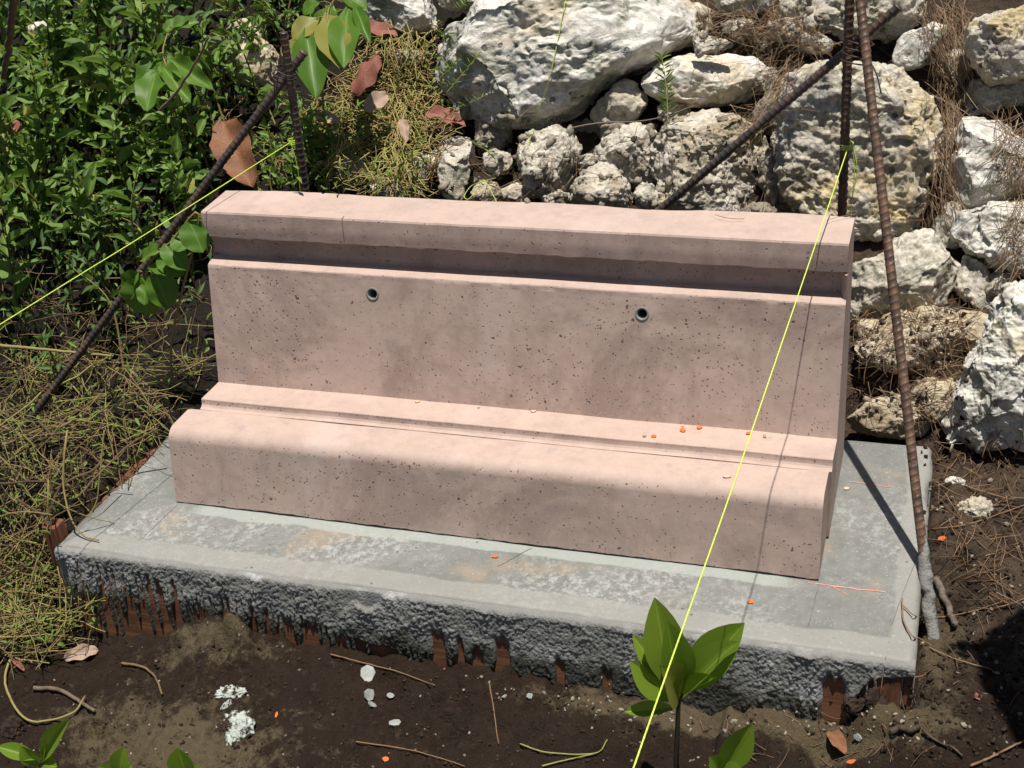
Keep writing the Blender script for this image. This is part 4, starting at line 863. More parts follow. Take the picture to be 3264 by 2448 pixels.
sprig('round_leaf_plant', 'plant with round glossy leaves hanging over the slanting rebar, left of the bench', PA, [(-.17, .32, -.04), (-.15, .31, .15), (430, 470), (372, 520), (330, 560), (316, 590), (316, 612)],
      [((303, 596), (313, 687), 72, .02), ((334, 589), (371, 667), 56, .03), ((317, 613), (318, 658), 30, .04), ((297, 586), (262, 650), 42, .0), ((324, 572), (372, 596), 27, .03), ((340, 556), (396, 592), 40, .0), ((407, 476), (449, 546), 56, .03), ((355, 527), (405, 582), 42, .03), ((372, 512), (412, 530), 46, .0), ((345, 540), (296, 556), 36, -.02)], 'lr')
PB = lambda u, v: onslope(u, v, .30)
b0 = onslope(380, 330, .0)
sprig('broad_leaf_plant', 'cluster of broad bright leaves among the shrub, upper left', PB, [tuple(b0), tuple((b0+PB(360, 120))/2+[0, 0, .03]), (360, 150), (352, 110), (366, 60)],
      [((337, 155), (324, 238), 50, .03), ((340, 122), (302, 192), 46, .0), ((350, 142), (404, 206), 32, .02), ((367, 128), (455, 186), 36, .0), ((354, 67), (408, 37), 28, .0), ((372, 60), (425, 42), 27, .0), ((330, 175), (264, 196), 22, .0), ((348, 120), (300, 150), 34, -.02)], 'lr')
PC = lambda u, v: onslope(u, v, .26)
b0 = onslope(700, 260, .0)
sprig('broad_leaf_plant', 'cluster of large dark hanging leaves at the top, beside the left rebar tips', PC, [tuple(b0), tuple((b0+PC(700, 60))/2+[0, 0, .04]), (705, 60), (712, 15), (740, -20)],
      [((705, 27), (738, 143), 62, .03), ((660, 62), (684, 186), 62, .03), ((752, 14), (744, 141), 56, .04), ((764, 10), (797, 78), 26, .03), ((690, 40), (632, 78), 44, .02), ((675, 45), (628, 60), 30, .0), ((720, 10), (690, 72), 46, -.02), ((735, -10), (790, 6), 40, .0), ((690, 5), (650, 22), 36, .0), ((640, 80), (618, 130), 40, -.02)], 'lb')

# ---- mangrove seedlings in the foreground
SEEDW = 1.18
def seedling(label, y, stem, leaves, base_uv, group='mangrove seedlings'):
    pt = lambda u, v: ony(u, v, y); b = pt(*base_uv); b[2] = min(b[2], gz(b[0], b[1])+.0); top = pt(*stem[-1]); b[0] = top[0]+(b[0]-top[0])*.9
    leaves = [(q[0], q[1], q[2]*SEEDW)+tuple(q[3:]) for q in leaves]
    return sprig('mangrove_seedling', label, pt, [(b[0], y, gz(b[0], y)-.01)]+list(stem), leaves, 'lm', (.0046, .0034), 'twig', .15, 'seedling', group=group)
seedling('mangrove seedling with a full whorl of pointed leaves in front of the slab', -.365, [(1461, 1640), (1464, 1560), (1466, 1512)],
    [((1448, 1490), (1417, 1297), 60, -.01, (0, 0, -.3)), ((1462, 1508), (1448, 1352), 54, .03), ((1466, 1514), (1438, 1430), 66, .06), ((1440, 1475), (1368, 1374), 34, .0), ((1460, 1514), (1359, 1421), 50, .03), ((1461, 1528), (1344, 1523), 24, .04),
     ((1482, 1496), (1607, 1350), 62, -.01, (-.2, 0, 0)), ((1478, 1504), (1562, 1376), 46, .03), ((1476, 1508), (1514, 1438), 26, .06)], (1460, 1700))
seedling('mangrove seedling at the bottom edge, only two leaves in view, right of the taut line', -.40, [(1556, 1700), (1556, 1672)], [((1558, 1668), (1624, 1567), 44, .0), ((1552, 1668), (1529, 1627), 28, .02), ((1556, 1670), (1590, 1650), 30, .04)], (1556, 1740))
seedling('mangrove seedling in the bottom left corner', -.60, [(90, 1700), (90, 1652)], [((91, 1645), (146, 1556), 30, .0), ((88, 1640), (4, 1605), 24, .02), ((86, 1655), (56, 1611), 26, .02), ((95, 1650), (102, 1588), 8, .0), ((92, 1655), (128, 1640), 28, .03)], (90, 1760))
seedling('mangrove seedling at the bottom edge, second from the left corner', -.60, [(252, 1720), (252, 1680)], [((258, 1676), (263, 1620), 32, .0), ((250, 1676), (222, 1648), 28, .02), ((254, 1680), (290, 1655), 26, .02)], (252, 1760))
seedling('mangrove seedling at the bottom edge, third from the left corner', -.58, [(404, 1720), (404, 1685)], [((404, 1680), (383, 1617), 40, .0), ((408, 1682), (445, 1662), 30, .02)], (404, 1760))

# ---- fallen leaves, one thing each
DM = {k: [leaf_mesh('fallen_leaf', k, 'round', f, c, 9, 14, .7, b_) for f, c, b_ in ((.22, .20, .10), (-.30, .35, -.1))] for k in ('dry', 'red', 'tan')}
def fallen(label, mat, bu, tu, w, off=None, lift=.012, var=0, nrm=None):
    if off is not None: pt = lambda u, v: onslope(u, v, off)
    else: pt = lambda u, v: (lambda h: h[0]+h[1]*.004)(hit(u, v))
    b = pt(*bu); t = pt(*tu)+np.array([0, 0, lift]); L = np.linalg.norm(t-b); W = w*KD/CF*((b-CPOS)@CFW)
    o = link('fallen_leaf', DM[mat][var], None, leaf_mtx(b, t-b, unit(-CFW*.6+np.array([0, 0, .8])+np.array(nrm or (0, 0, 0))), L, W)); return tag(o, label, 'leaf', 'fallen leaves')
fallen('large dry brown leaf hanging behind the slanting rebar', 'dry', (480, 262), (536, 382), 84, .10, 0, 0, (0, -.4, -.4))
fallen('dull red dry leaf under the white stone at the top', 'red', (778, 66), (856, 78), 44, .06, .02)
fallen('orange red dry leaf curled beside the dark hanging leaves', 'red', (818, 118), (744, 178), 58, .05, .0, 1)
fallen('red dry leaf in the shade left under the largest boulder', 'red', (920, 246), (1004, 266), 40, .04)
fallen('pale tan folded leaf standing in the straw', 'tan', (838, 204), (792, 252), 40, .07, .02, 0, (.5, 0, 0))
fallen('small tan leaf hanging in the straw below the folded one', 'tan', (868, 258), (880, 308), 22, .07)
fallen('tan dry leaf beside the left upright rebar', 'tan', (682, 252), (736, 268), 30, .05)
fallen('reddish dry leaf at the left edge among the shrubs', 'red', (2, 262), (48, 292), 40, .12)
fallen('grey brown leaf on the mud under the left end of the slab', 'tan', (215, 1405), (142, 1432), 34)
fallen('brown curled leaf on the mud right of the small bottom seedling', 'dry', (1790, 1580), (1828, 1630), 34)
fallen('red brown leaf on the mud at the right, near the dark shadow', 'red', (2160, 1518), (2122, 1506), 24, None, .01, 1)
fallen('small red leaf scrap at the bottom left edge of the slab', 'red', (32, 1420), (52, 1452), 16)

# ================================================================== LOOSE LITTER (uncountable)
def inpoly(poly, n, seed):
    r = random.Random(seed); P = np.array(poly, float); out = []; lo, hi = P.min(0), P.max(0)
    while len(out) < n:
        u, v = r.uniform(lo[0], hi[0]), r.uniform(lo[1], hi[1]); ins = False
        for (x1, y1), (x2, y2) in zip(P, np.roll(P, -1, 0)):
            if (y1 > v) != (y2 > v) and u < (x2-x1)*(v-y1)/(y2-y1+1e-12)+x1: ins = not ins
        if ins: out.append((u, v))
    return out
def strand(mb, loc, nrm, ang, L, r, bend, hgt, tone, k=3, n=6, kink=0., sag=0.):
    d = CR*math.cos(ang)+CU*math.sin(ang); d = unit(d-nrm*(d@nrm)); s = np.cross(nrm, d); t = np.linspace(-.5, .5, n); h0 = hgt
    P = loc+d*(t*L)[:, None]+s*(bend*L*(t*t-.08))[:, None]+nrm*(h0+random.gauss(0, .3)*hgt*2*t-sag*t*t*L)[:, None]
    if kink: P = P+RNG.normal(size=P.shape)*kink*L
    mb.tube(P, r, r*.7, k, tone)
def litter(mb, poly, n, seed, ang=None, asp=.5, L=(.05, .1), r=(.0006, .0010), h=(.001, .012), bend=.3, tone=(0, 1), kink=0., k=3, nn=6):
    for u, v in inpoly(poly, n, seed):
        loc, nr = hit(u, v); a = random.uniform(0, 2*math.pi) if ang is None else random.gauss(ang, asp)
        strand(mb, loc, unit(nr+np.array([0, 0, .4])), a, random.uniform(*L), random.uniform(*r), random.gauss(0, bend), random.uniform(*h), random.uniform(*tone), k, nn, kink)
nd = MB(); PI2 = math.pi/2
litter(nd, [(1985, 70), (2085, 20), (2095, 170), (2075, 300), (2060, 470), (1990, 480), (2010, 380), (2040, 260), (2020, 160)], 420, 1, -1.35, .30, (.07, .16), (.0006, .0010), (.002, .03), .25)
litter(nd, [(1500, 40), (1640, 20), (1740, 60), (1780, 110), (1690, 130), (1600, 110), (1510, 70)], 300, 2, None, .5, (.06, .14), (.0006, .0009), (.002, .025))
litter(nd, [(1650, 110), (1740, 100), (1720, 180), (1640, 300), (1560, 240), (1640, 200)], 150, 3, .9, .5, (.06, .13), (.0006, .0009), (.002, .02))
litter(nd, [(1840, 680), (2100, 650), (2080, 820), (2000, 930), (1850, 860)], 330, 4, None, .5, (.04, .11), (.0006, .0010), (.001, .01), .3, (0, .8))
litter(nd, [(2030, 960), (2212, 930), (2212, 1330), (2110, 1300), (2040, 1200), (2010, 1000)], 210, 5, None, .5, (.03, .10), (.0006, .0010), (.001, .008), .3, (0, .7))
litter(nd, [(2130, 240), (2220, 300), (2220, 640), (2170, 560), (2190, 420)], 170, 6, 1.2, .5, (.07, .15), (.0006, .0010), (.002, .025))
litter(nd, [(1560, 60), (2200, 40), (2200, 500), (1560, 480)], 130, 7, None, .5, (.05, .12), (.0005, .0008), (.001, .010))
litter(nd, [(1000, 230), (1500, 230), (1430, 440), (1000, 430)], 60, 8, None, .5, (.05, .12), (.0006, .0010), (.001, .012))
litter(nd, [(1900, 1420), (2200, 1300), (2200, 1650), (1600, 1650), (1500, 1560), (1880, 1520)], 45, 9, None, .5, (.02, .07), (.0006, .0010), (.001, .004), .3, (0, .6))
tag(nd.obj('pine_needles', 'needle'), 'brown pine needles hanging between the rocks and strewn over the ground at right', 'needles', kind='stuff')
st = MB()
litter(st, [(790, 80), (935, 70), (930, 200), (1000, 260), (960, 330), (930, 425), (700, 420), (640, 330), (700, 230), (760, 200)], 950, 11, None, .5, (.04, .13), (.0008, .0017), (.002, .055), .35, (.05, 1), .04, 4, 6)
litter(st, [(850, 100), (930, 130), (905, 300), (880, 410), (840, 400), (860, 200)], 220, 12, -1.4, .35, (.07, .16), (.0010, .0018), (.01, .06), .25, (.4, 1), .03, 4, 6)
litter(st, [(470, 200), (640, 300), (640, 410), (470, 400)], 50, 13, None, .5, (.04, .12), (.0008, .0014), (.001, .03), .35, (0, .7), .04, 4, 6)
litter(st, [(0, 420), (420, 400), (440, 700), (0, 820)], 50, 14, None, .5, (.05, .16), (.0008, .0013), (.001, .04), .35, (0, .35), .05, 4, 6)
tag(st.obj('dry_straw', 'straw'), 'dry yellow straw and dead stalks matted on the bank behind the left half of the bench', 'straw', kind='stuff')
cs = MB()
EP = [(0, 780), (120, 760), (330, 800), (440, 760), (462, 790), (390, 860), (330, 960), (220, 1060), (120, 1150), (95, 1180), (120, 1330), (60, 1420), (0, 1430)]
litter(cs, EP, 26, 21, None, .5, (.10, .30), (.0012, .0034), (.003, .11), .30, (.0, .9), .022, 5, 7)
litter(cs, EP, 520, 24, None, .5, (.06, .22), (.0005, .0014), (.002, .075), .16, (.0, 1), .011, 4, 8)
litter(cs, [(0, 1180), (110, 1200), (190, 1330), (140, 1410), (0, 1430)], 170, 22, .3, .8, (.06, .20), (.0006, .0016), (.003, .05), .2, (.2, 1), .014, 5, 7)
litter(cs, [(0, 600), (450, 640), (460, 800), (0, 830)], 100, 23, None, .5, (.08, .26), (.0005, .0014), (.005, .10), .25, (0, .6), .012, 4, 9)
tag(cs.obj('cut_stems', 'stem'), 'tangled heap of cut green and tan vine stems left of the slab', 'stems', kind='stuff')
wl_ = MB()
def leafscatter(mb, poly, n, seed, kind, L=(.012, .026), h=(.005, .05)):
    for u, v in inpoly(poly, n, seed):
        loc, nr = hit(u, v); leaf_add(mb, kind, loc+unit(nr+[0, 0, .5])*random.uniform(*h), rv()+np.array([0, -.3, .2]), unit(np.array([0, -.2, 1])+rv(.5)), random.uniform(*L), random.uniform(.0045, .008))
leafscatter(wl_, [(650, 250), (800, 240), (930, 300), (900, 420), (640, 420), (600, 300)], 700, 31, 'ly', (.014, .032)); leafscatter(wl_, [(800, 80), (1000, 60), (980, 240), (850, 300)], 160, 32, 'ly')
leafscatter(wl_, [(0, 1180), (110, 1200), (190, 1330), (140, 1410), (0, 1430)], 170, 33, 'ly', (.012, .03), (.004, .05)); leafscatter(wl_, EP, 160, 34, 'ly', (.012, .026), (.01, .08)); leafscatter(wl_, EP, 260, 36, 'lfd', (.012, .030), (.002, .05))
leafscatter(wl_, [(0, 420), (440, 420), (440, 800), (0, 820)], 230, 35, 'lfd', (.015, .035), (.01, .12))
tag(wl_.obj('small_weed_leaves', 'ly'), 'small bright green weed leaves scattered through the straw and cut stems', 'weeds', kind='stuff')
# crumbs: broken stone and grit on the ground
B2, FI2 = ico(1); gr = MB()
def crumbs(poly, n, seed, s=(.002, .006)):
    for u, v in inpoly(poly, n, seed):
        loc, nr = hit(u, v); q = random.uniform(*s)*np.array([random.uniform(.7, 1.3), random.uniform(.7, 1.3), random.uniform(.4, .9)]); V = (np.sign(B2)*np.abs(B2)**.75)*(1+RNG.normal(size=(len(B2), 1))*.30)*q; V = V@np.linalg.qr(RNG.normal(size=(3, 3)))[0]; gr.add(V+loc+[0, 0, q[2]*.1], FI2)
crumbs([(0, 1380), (2212, 1500), (2212, 1659), (0, 1659)], 60, 41, (.0010, .0028)); crumbs([(1990, 950), (2212, 950), (2212, 1640), (1900, 1640), (1990, 1400)], 60, 42, (.0015, .005))
crumbs([(1840, 680), (2100, 660), (2080, 930), (1850, 900)], 120, 43, (.002, .008)); crumbs([(950, 250), (1680, 250), (1680, 460), (950, 430)], 260, 44, (.003, .012)); crumbs([(1490, 30), (1800, 20), (1760, 120), (1500, 90)], 120, 45, (.003, .012))
crumbs([(1000, 1455), (1500, 1530), (1960, 1530), (1960, 1600), (1500, 1580), (1000, 1500)], 90, 46, (.0015, .004))
gme_ = MB.mesh(gr, 'gravel', 'rd'); tag(link('gravel', gme_), 'crumbs of broken limestone and grit on the mud and between the rocks', 'gravel', kind='stuff')

gr = MB()
crumbs([(0, 1360), (600, 1400), (1500, 1530), (2000, 1500), (2212, 1000), (2212, 1659), (0, 1659)], 700, 47, (.0012, .0040)); crumbs([(1990, 950), (2212, 950), (2212, 1640), (1900, 1640), (1990, 1400)], 420, 48, (.0015, .0055)); crumbs([(1840, 680), (2100, 660), (2080, 930), (1850, 900)], 200, 49, (.0015, .006))
tag(link('soil_crumbs', gr.mesh('soil_crumbs', 'clod')), 'dark crumbs and clods of soil strewn over the mud', 'soil', kind='stuff')

# ================================================================== SINGLE TWIGS, STEMS, NEEDLES
def stick(name, label, path, r, mat, tone, cat, z=None, lift=.003, group=None, r1=None, leaves=()):
    if z is not None: pts = [onz(u, v, z) if np.isscalar(z) else onz(u, v, zz_) for (u, v), zz_ in zip(path, z if not np.isscalar(z) else [z]*len(path))]
    else: pts = [(lambda h: h[0]+np.array([0, 0, lift+r+.001]))(hit(*q[:2])) for q in spline([(u_, v_, 0) for u_, v_ in path], 14)]
    P = spline(pts, 36); P = P+np.stack([fbm(P*60, 2, 3+j)*r*.5 for j in range(3)], -1); mb = MB(); mb.tube(P, r, r1 or r*.65, 7, tone); o = mb.obj(name, mat); base_origin(o); return tag(o, label, cat, group)
stick('twig', 'thick brown twig lying on the sandy mud at the lower left', [(75, 1493), (130, 1498), (170, 1520), (206, 1546)], .0045, 'twig', .7, 'twig')
stick('twig', 'thin curved olive twig on the mud under the left part of the slab', [(265, 1438), (308, 1446), (335, 1468), (352, 1506)], .0028, 'stem', .3, 'twig')
stick('vine_stem', 'bent green vine stem on the mud at the left edge', [(40, 1398), (18, 1452), (18, 1500), (58, 1562), (120, 1562), (165, 1545), (186, 1512)], .0026, 'stem', .75, 'stem', lift=.006)
stick('pine_needle', 'long reddish needle on the mud at the bottom, left of centre', [(770, 1607), (860, 1620), (930, 1636), (1005, 1660)], .0012, 'needle', .45, 'needle', group='long needles')
stick('pine_needle', 'reddish needle standing on the mud below the slab middle', [(1057, 1478), (1066, 1530), (1072, 1575), (1078, 1612)], .0012, 'needle', .45, 'needle', group='long needles')
stick('pine_needle', 'reddish needle lying across the foot of the slab, left of centre', [(715, 1418), (790, 1438), (860, 1456), (940, 1486)], .0014, 'needle', .4, 'needle', group='long needles')
stick('grass_blade', 'green grass blade on the mud at the bottom, left of the taut line', [(1125, 1612), (1180, 1630), (1285, 1633), (1312, 1603)], .0014, 'stem', .9, 'grass', group='grass blades')
stick('grass_blade', 'lower green grass blade meeting the other at its bend', [(1172, 1660), (1230, 1645), (1286, 1634)], .0014, 'stem', .95, 'grass', group='grass blades')
stick('twig', 'short dark stick on the mud, lower right of the slab', [(1922, 1592), (1940, 1585), (1962, 1587), (1984, 1580)], .0055, 'twig', .15, 'twig', r1=.0045)
stick('twig', 'thin dark curved twig on the mud, lower right', [(1993, 1585), (2025, 1608), (2055, 1620), (2078, 1640)], .0022, 'twig', .3, 'twig')
stick('pine_needle', 'bundle-like reddish needle in the bottom right corner', [(2097, 1660), (2150, 1638), (2215, 1604)], .0022, 'needle', .5, 'needle', group='long needles')
stick('pine_needle', 'long bent needle hanging from the front right corner of the slab onto the mud', [(1949, 1299), (1953, 1350), (1983, 1390), (2057, 1427), (2141, 1451)], .0014, 'needle', .55, 'needle', group='long needles')
stick('pine_needle', 'needle curving from the slab corner over to the right', [(1949, 1312), (1982, 1337), (2047, 1336), (2110, 1322), (2176, 1300)], .0010, 'needle', .5, 'needle', group='long needles')
stick('pine_needle', 'reddish needle on the dark soil at the right edge, above the slab corner', [(1990, 1150), (2090, 1137), (2212, 1096)], .0013, 'needle', .5, 'needle', group='long needles')
stick('root', 'weathered grey root beside the foot of the leaning rebar', [(2022, 1262), (2038, 1300), (2052, 1335), (2062, 1362)], .0065, 'root', .5, 'root', r1=.005)
stick('vine_stem', 'tan cut stem leaning in over the left end of the slab', [(340, 926), (283, 958), (231, 1006), (165, 1076)], .0024, 'stem', .25, 'stem', z=[.10, .075, .05, .03])
stick('vine_stem', 'long pale stem bending down onto the left corner of the slab', [(146, 930), (140, 972), (137, 1052), (157, 1127), (182, 1158), (214, 1167)], .0022, 'stem', .6, 'stem', z=[.16, .14, .08, .03, .008, .006])
stick('vine_stem', 'orange brown forked stem left of the slab corner', [(40, 1080), (97, 1112), (120, 1070), (141, 1034)], .0030, 'stem', .1, 'stem', z=[.03, .04, .05, .07])
stick('vine_stem', 'thin drooping green stem with its tip on the slab', [(225, 930), (219, 990), (213, 1050), (208, 1085), (188, 1118)], .0014, 'stem', .8, 'stem', z=[.16, .11, .06, .03, .006])
stick('vine_stem', 'thick yellow green horizontal stem in the dark hollow at the left', [(-10, 745), (60, 752), (150, 760), (240, 770)], .0042, 'stem', .7, 'stem', z=.06)
stick('vine_stem', 'yellow green stem rising to the bench foot on the left', [(270, 790), (330, 835), (400, 800), (468, 765)], .0030, 'stem', .55, 'stem', z=[.0, .02, .06, .10])
stick('branch', 'thick bare brown branch in the top left corner', [(28, -20), (26, 40), (18, 110), (6, 170)], .0075, 'twig', .6, 'branch', z=[.95, .88, .80, .72])
stick('branch', 'thin pale branch crossing behind the broad leaf cluster', [(345, 238), (380, 200), (420, 140), (450, 80)], .0032, 'twig', .8, 'branch', z=[.62, .66, .72, .78])
stick('twig', 'small dead twig caught on the left slanting rebar', [(432, 402), (448, 392), (460, 378), (462, 362)], .0030, 'twig', .95, 'twig', z=[.42, .425, .43, .44])
stick('twig', 'bare twig lying between the mossy wedge stone and the flat white rock', [(1235, 276), (1300, 265), (1380, 262), (1440, 250), (1500, 228)], .0018, 'twig', .9, 'twig', z=[.385, .39, .39, .40, .42])
def weed(label, base, tip, nl, ll, kind, seed, off=.09, spread=.9, w=.004):
    r = random.Random(seed); b, t = onslope(*base, off), onslope(*tip, off+.03); P = spline([b, (b+t)/2+[.004, 0, .004], t], 20); root = empty('wispy_weed', b, label, 'weed', 'wispy weeds on the rocks'); mb = MB(); mb.tube(P, .0011, .0006, 5, .8); mb.obj('stem', 'stem', root)
    for i in range(nl):
        q = P[int(3+16*i/nl)]; sgn = 1 if i % 2 else -1; d = unit(CR*sgn*spread+CU*.7+rv(.25)-CFW*.1); link('leaf', LM['ly'][i % 2], root, leaf_mtx(q, d, unit(-CFW+rv(.3)), ll*r.uniform(.7, 1.1), w))
    return root
weed('wispy green weed growing in front of the flat white rock', (1443, 268), (1428, 112), 34, .030, 'ly', 1, .12)
weed('green sprig at the left tip of the largest boulder', (965, 200), (1040, 110), 12, .018, 'ly', 2, .16)
weed('second green sprig under the left tip of the largest boulder', (950, 170), (990, 128), 10, .018, 'ly', 3, .14)
weed('green sprig reaching from the straw towards the blocky stone', (935, 268), (1050, 205), 12, .02, 'ly', 4, .08)
weed('green sprig beside the smooth standing stone', (1012, 300), (1075, 350), 9, .02, 'ly', 5, .09)
weed('tiny green tuft at the top edge, left of the largest boulder', (985, 25), (1015, -5), 12, .02, 'ly', 6, .09)

# ================================================================== CHIPS AND FLAKES
def chip(name, label, u, v, w, h, mat, cat, seed, th=.002, up=.0, group=None, z=None):
    loc, nr = hit(u, v); k = KD/CF*((loc-CPOS)@CFW); r = random.Random(seed); n = 7; a = unit(CR-nr*(CR@nr)); b = np.cross(nr, a); ang = r.uniform(0, 3); V = []
    ol = [(w*k/2*math.cos(2*math.pi*i/n)*r.uniform(.8, 1.15), h*k/2*math.sin(2*math.pi*i/n)*r.uniform(.8, 1.15)*1.3) for i in range(n)]
    tl = r.uniform(-.25, .25)
    for zz_ in (.0003, th):
        for x_, y_ in ol: V.append(loc+a*x_+b*y_+nr*(zz_+abs(tl*x_)+up))
    c0 = len(V); V += [loc+nr*(.0003+up), loc+nr*(th*1.15+up)]
    F = [(i, (i+1) % n, n+(i+1) % n, n+i) for i in range(n)]+[(c0, (i+1) % n, i, i) for i in range(n)]+[(c0+1, n+i, n+(i+1) % n, n+(i+1) % n) for i in range(n)]
    bm = bmesh.new(); vs = [bm.verts.new(q) for q in V]
    for f in F:
        q = []
        for i in f:
            if i not in q: q.append(i)
        bm.faces.new([vs[i] for i in q])
    bmesh.ops.recalc_face_normals(bm, faces=bm.faces[:]); me = bpy.data.meshes.new(name); bm.to_mesh(me); bm.free(); me.materials.append(M[mat]); o = link(name, me); base_origin(o); return tag(o, label, cat, group)
OC = 'orange chips dropped on bench, slab and mud'
for i, (u, v, w, h, mt_, lb) in enumerate([
    (1412, 944, 13, 8, 'orange', 'orange chip on the bench shelf, leftmost of the orange ones'), (1475, 931, 12, 13, 'orange', 'largest orange chip on the bench shelf, at the foot of the backrest'),
    (1511, 926, 13, 8, 'orange', 'flat orange chip on the bench shelf right of the largest one'), (1617, 938, 12, 7, 'orange', 'orange chip on the bench shelf half under the taut line'),
    (1475, 922, 7, 5, 'pinkchip', 'tiny pale chip just above the largest orange chip'), (902, 869, 11, 6, 'pinkchip', 'salmon chip at the foot of the backrest, left part of the bench'),
    (1152, 890, 13, 6, 'pinkchip', 'pale salmon chip at the foot of the backrest, bench middle'), (1034, 881, 8, 5, 'pinkchip', 'small pale chip at the foot of the backrest, left of the middle one'),
    (1392, 944, 8, 6, 'tan', 'small brown chip left of the orange ones on the bench shelf'), (1652, 944, 8, 9, 'tan', 'small brown chip on the bench shelf right of the taut line'),
    (1571, 1032, 20, 7, 'pinkchip', 'long cream chip on the bench seat, right part'), (1621, 1302, 15, 9, 'orange', 'bright orange chip on the slab in front of the bench'),
    (1069, 1204, 14, 7, 'orange', 'dull orange chip on the slab in front of the bench middle'), (1828, 1057, 12, 8, 'pinkchip', 'cream chip on the slab beside the right end of the bench'),
    (1842, 1646, 26, 8, 'orange', 'curved red orange chip on the mud at the bottom edge'), (834, 1640, 16, 9, 'orange', 'dark red chip on the mud at the bottom, left of centre'),
    (2036, 1163, 18, 8, 'orange', 'red orange chip on the dark soil right of the leaning rebar'), (597, 1546, 6, 16, 'orange', 'small red shred on the mud left of the grey flakes')]):
    chip('orange_chip' if mt_ == 'orange' else 'chip', lb, u, v, w, h, mt_, 'chip', 300+i, .0022, .0006, OC)
for i, (u, v, w, h, lb) in enumerate([(796, 1457, 32, 34, 'rounded grey mortar flake standing on the mud below the slab'), (795, 1500, 25, 20, 'grey mortar flake just below the rounded one'), (800, 1524, 24, 9, 'thin grey mortar flake, third of the row below the slab'),
    (855, 1565, 28, 16, 'pale grey mortar flake lying apart on the dark mud'), (842, 1505, 18, 10, 'greenish mortar flake right of the row of three'), (1142, 1503, 16, 9, 'pale green flake on the sandy strip below the slab middle'),
    (1857, 1592, 20, 12, 'grey flake on the mud at lower right of the main seedling'), (1092, 1508, 12, 6, 'small cream flake on the sandy strip, left of the pale green one')]):
    chip('mortar_flake', lb, u, v, w, h, 'flake', 'flake', 330+i, .003, .002, 'grey mortar flakes on the mud')
def lump(outline, mat, label, seed, cat='lump', name='mortar_lump', y=None, sub=5):
    O = np.array(outline, float); c = O.mean(0); loc, nr = hit(*c); k = KD/CF*((loc-CPOS)@CFW); rx, ry = (O.max(0)-O.min(0))/2*k; Bv, Fv = ico(sub); r_ = np.random.default_rng(seed); Q = Bv*1.6+r_.uniform(-30, 30, 3)
    V = Bv*(1+.45*fbm(Q, 3, seed)+.40*(ridged(Q*2, 4, seed+2)-.5)-.45*np.clip(.55-worley(Q*1.4, seed)[0], 0, 1)+.08*fbm(Q*9, 2, seed))[:, None]; V = V[:, :1]*CR*rx+V[:, 1:2]*unit(CU-nr*(CU@nr)*.6)*ry*1.2+V[:, 2:3]*nr*min(rx, ry)*(.45 if mat == 'plaster' else .75)
    o = link(name, mesh_np(name, V+loc+nr*min(rx, ry)*.25, Fv, mat)); base_origin(o); return tag(o, label, cat)
lump([(482, 1545), (545, 1545), (545, 1610), (482, 1610)], 'plaster', 'broken whitish plaster lump on the mud at the lower left', 5)
lump([(470, 1488), (530, 1485), (530, 1512), (470, 1512)], 'plaster', 'smaller whitish plaster crust just above the broken lump', 6)
lump([(480, 1520), (500, 1515), (500, 1540), (480, 1540)], 'plaster', 'little plaster bit between the two whitish lumps', 7, sub=4)
lump([(1872, 1502), (1912, 1500), (1914, 1535), (1870, 1538)], 'clod', 'clod of grey soil against the front right corner of the slab', 8, 'clod', 'soil_clod')
lump([(1830, 1500), (1870, 1500), (1880, 1545), (1825, 1540)], 'clod', 'knobbly clod below the front right corner of the slab', 9, 'clod', 'soil_clod')
lump([(2040, 1035), (2075, 1032), (2078, 1055), (2042, 1057)], 'rw', 'small white stone on the soil right of the leaning rebar', 10, 'stone', 'stone')
lump([(2080, 1085), (2130, 1080), (2125, 1120), (2070, 1125)], 'rg', 'grey stone half sunk in the soil at the right, below the small white stone', 11, 'stone', 'stone')
lump([(0, 1560), (50, 1560), (55, 1600), (0, 1600)], 'clod', 'rounded grey clod at the left edge above the corner seedling', 12, 'clod', 'soil_clod')

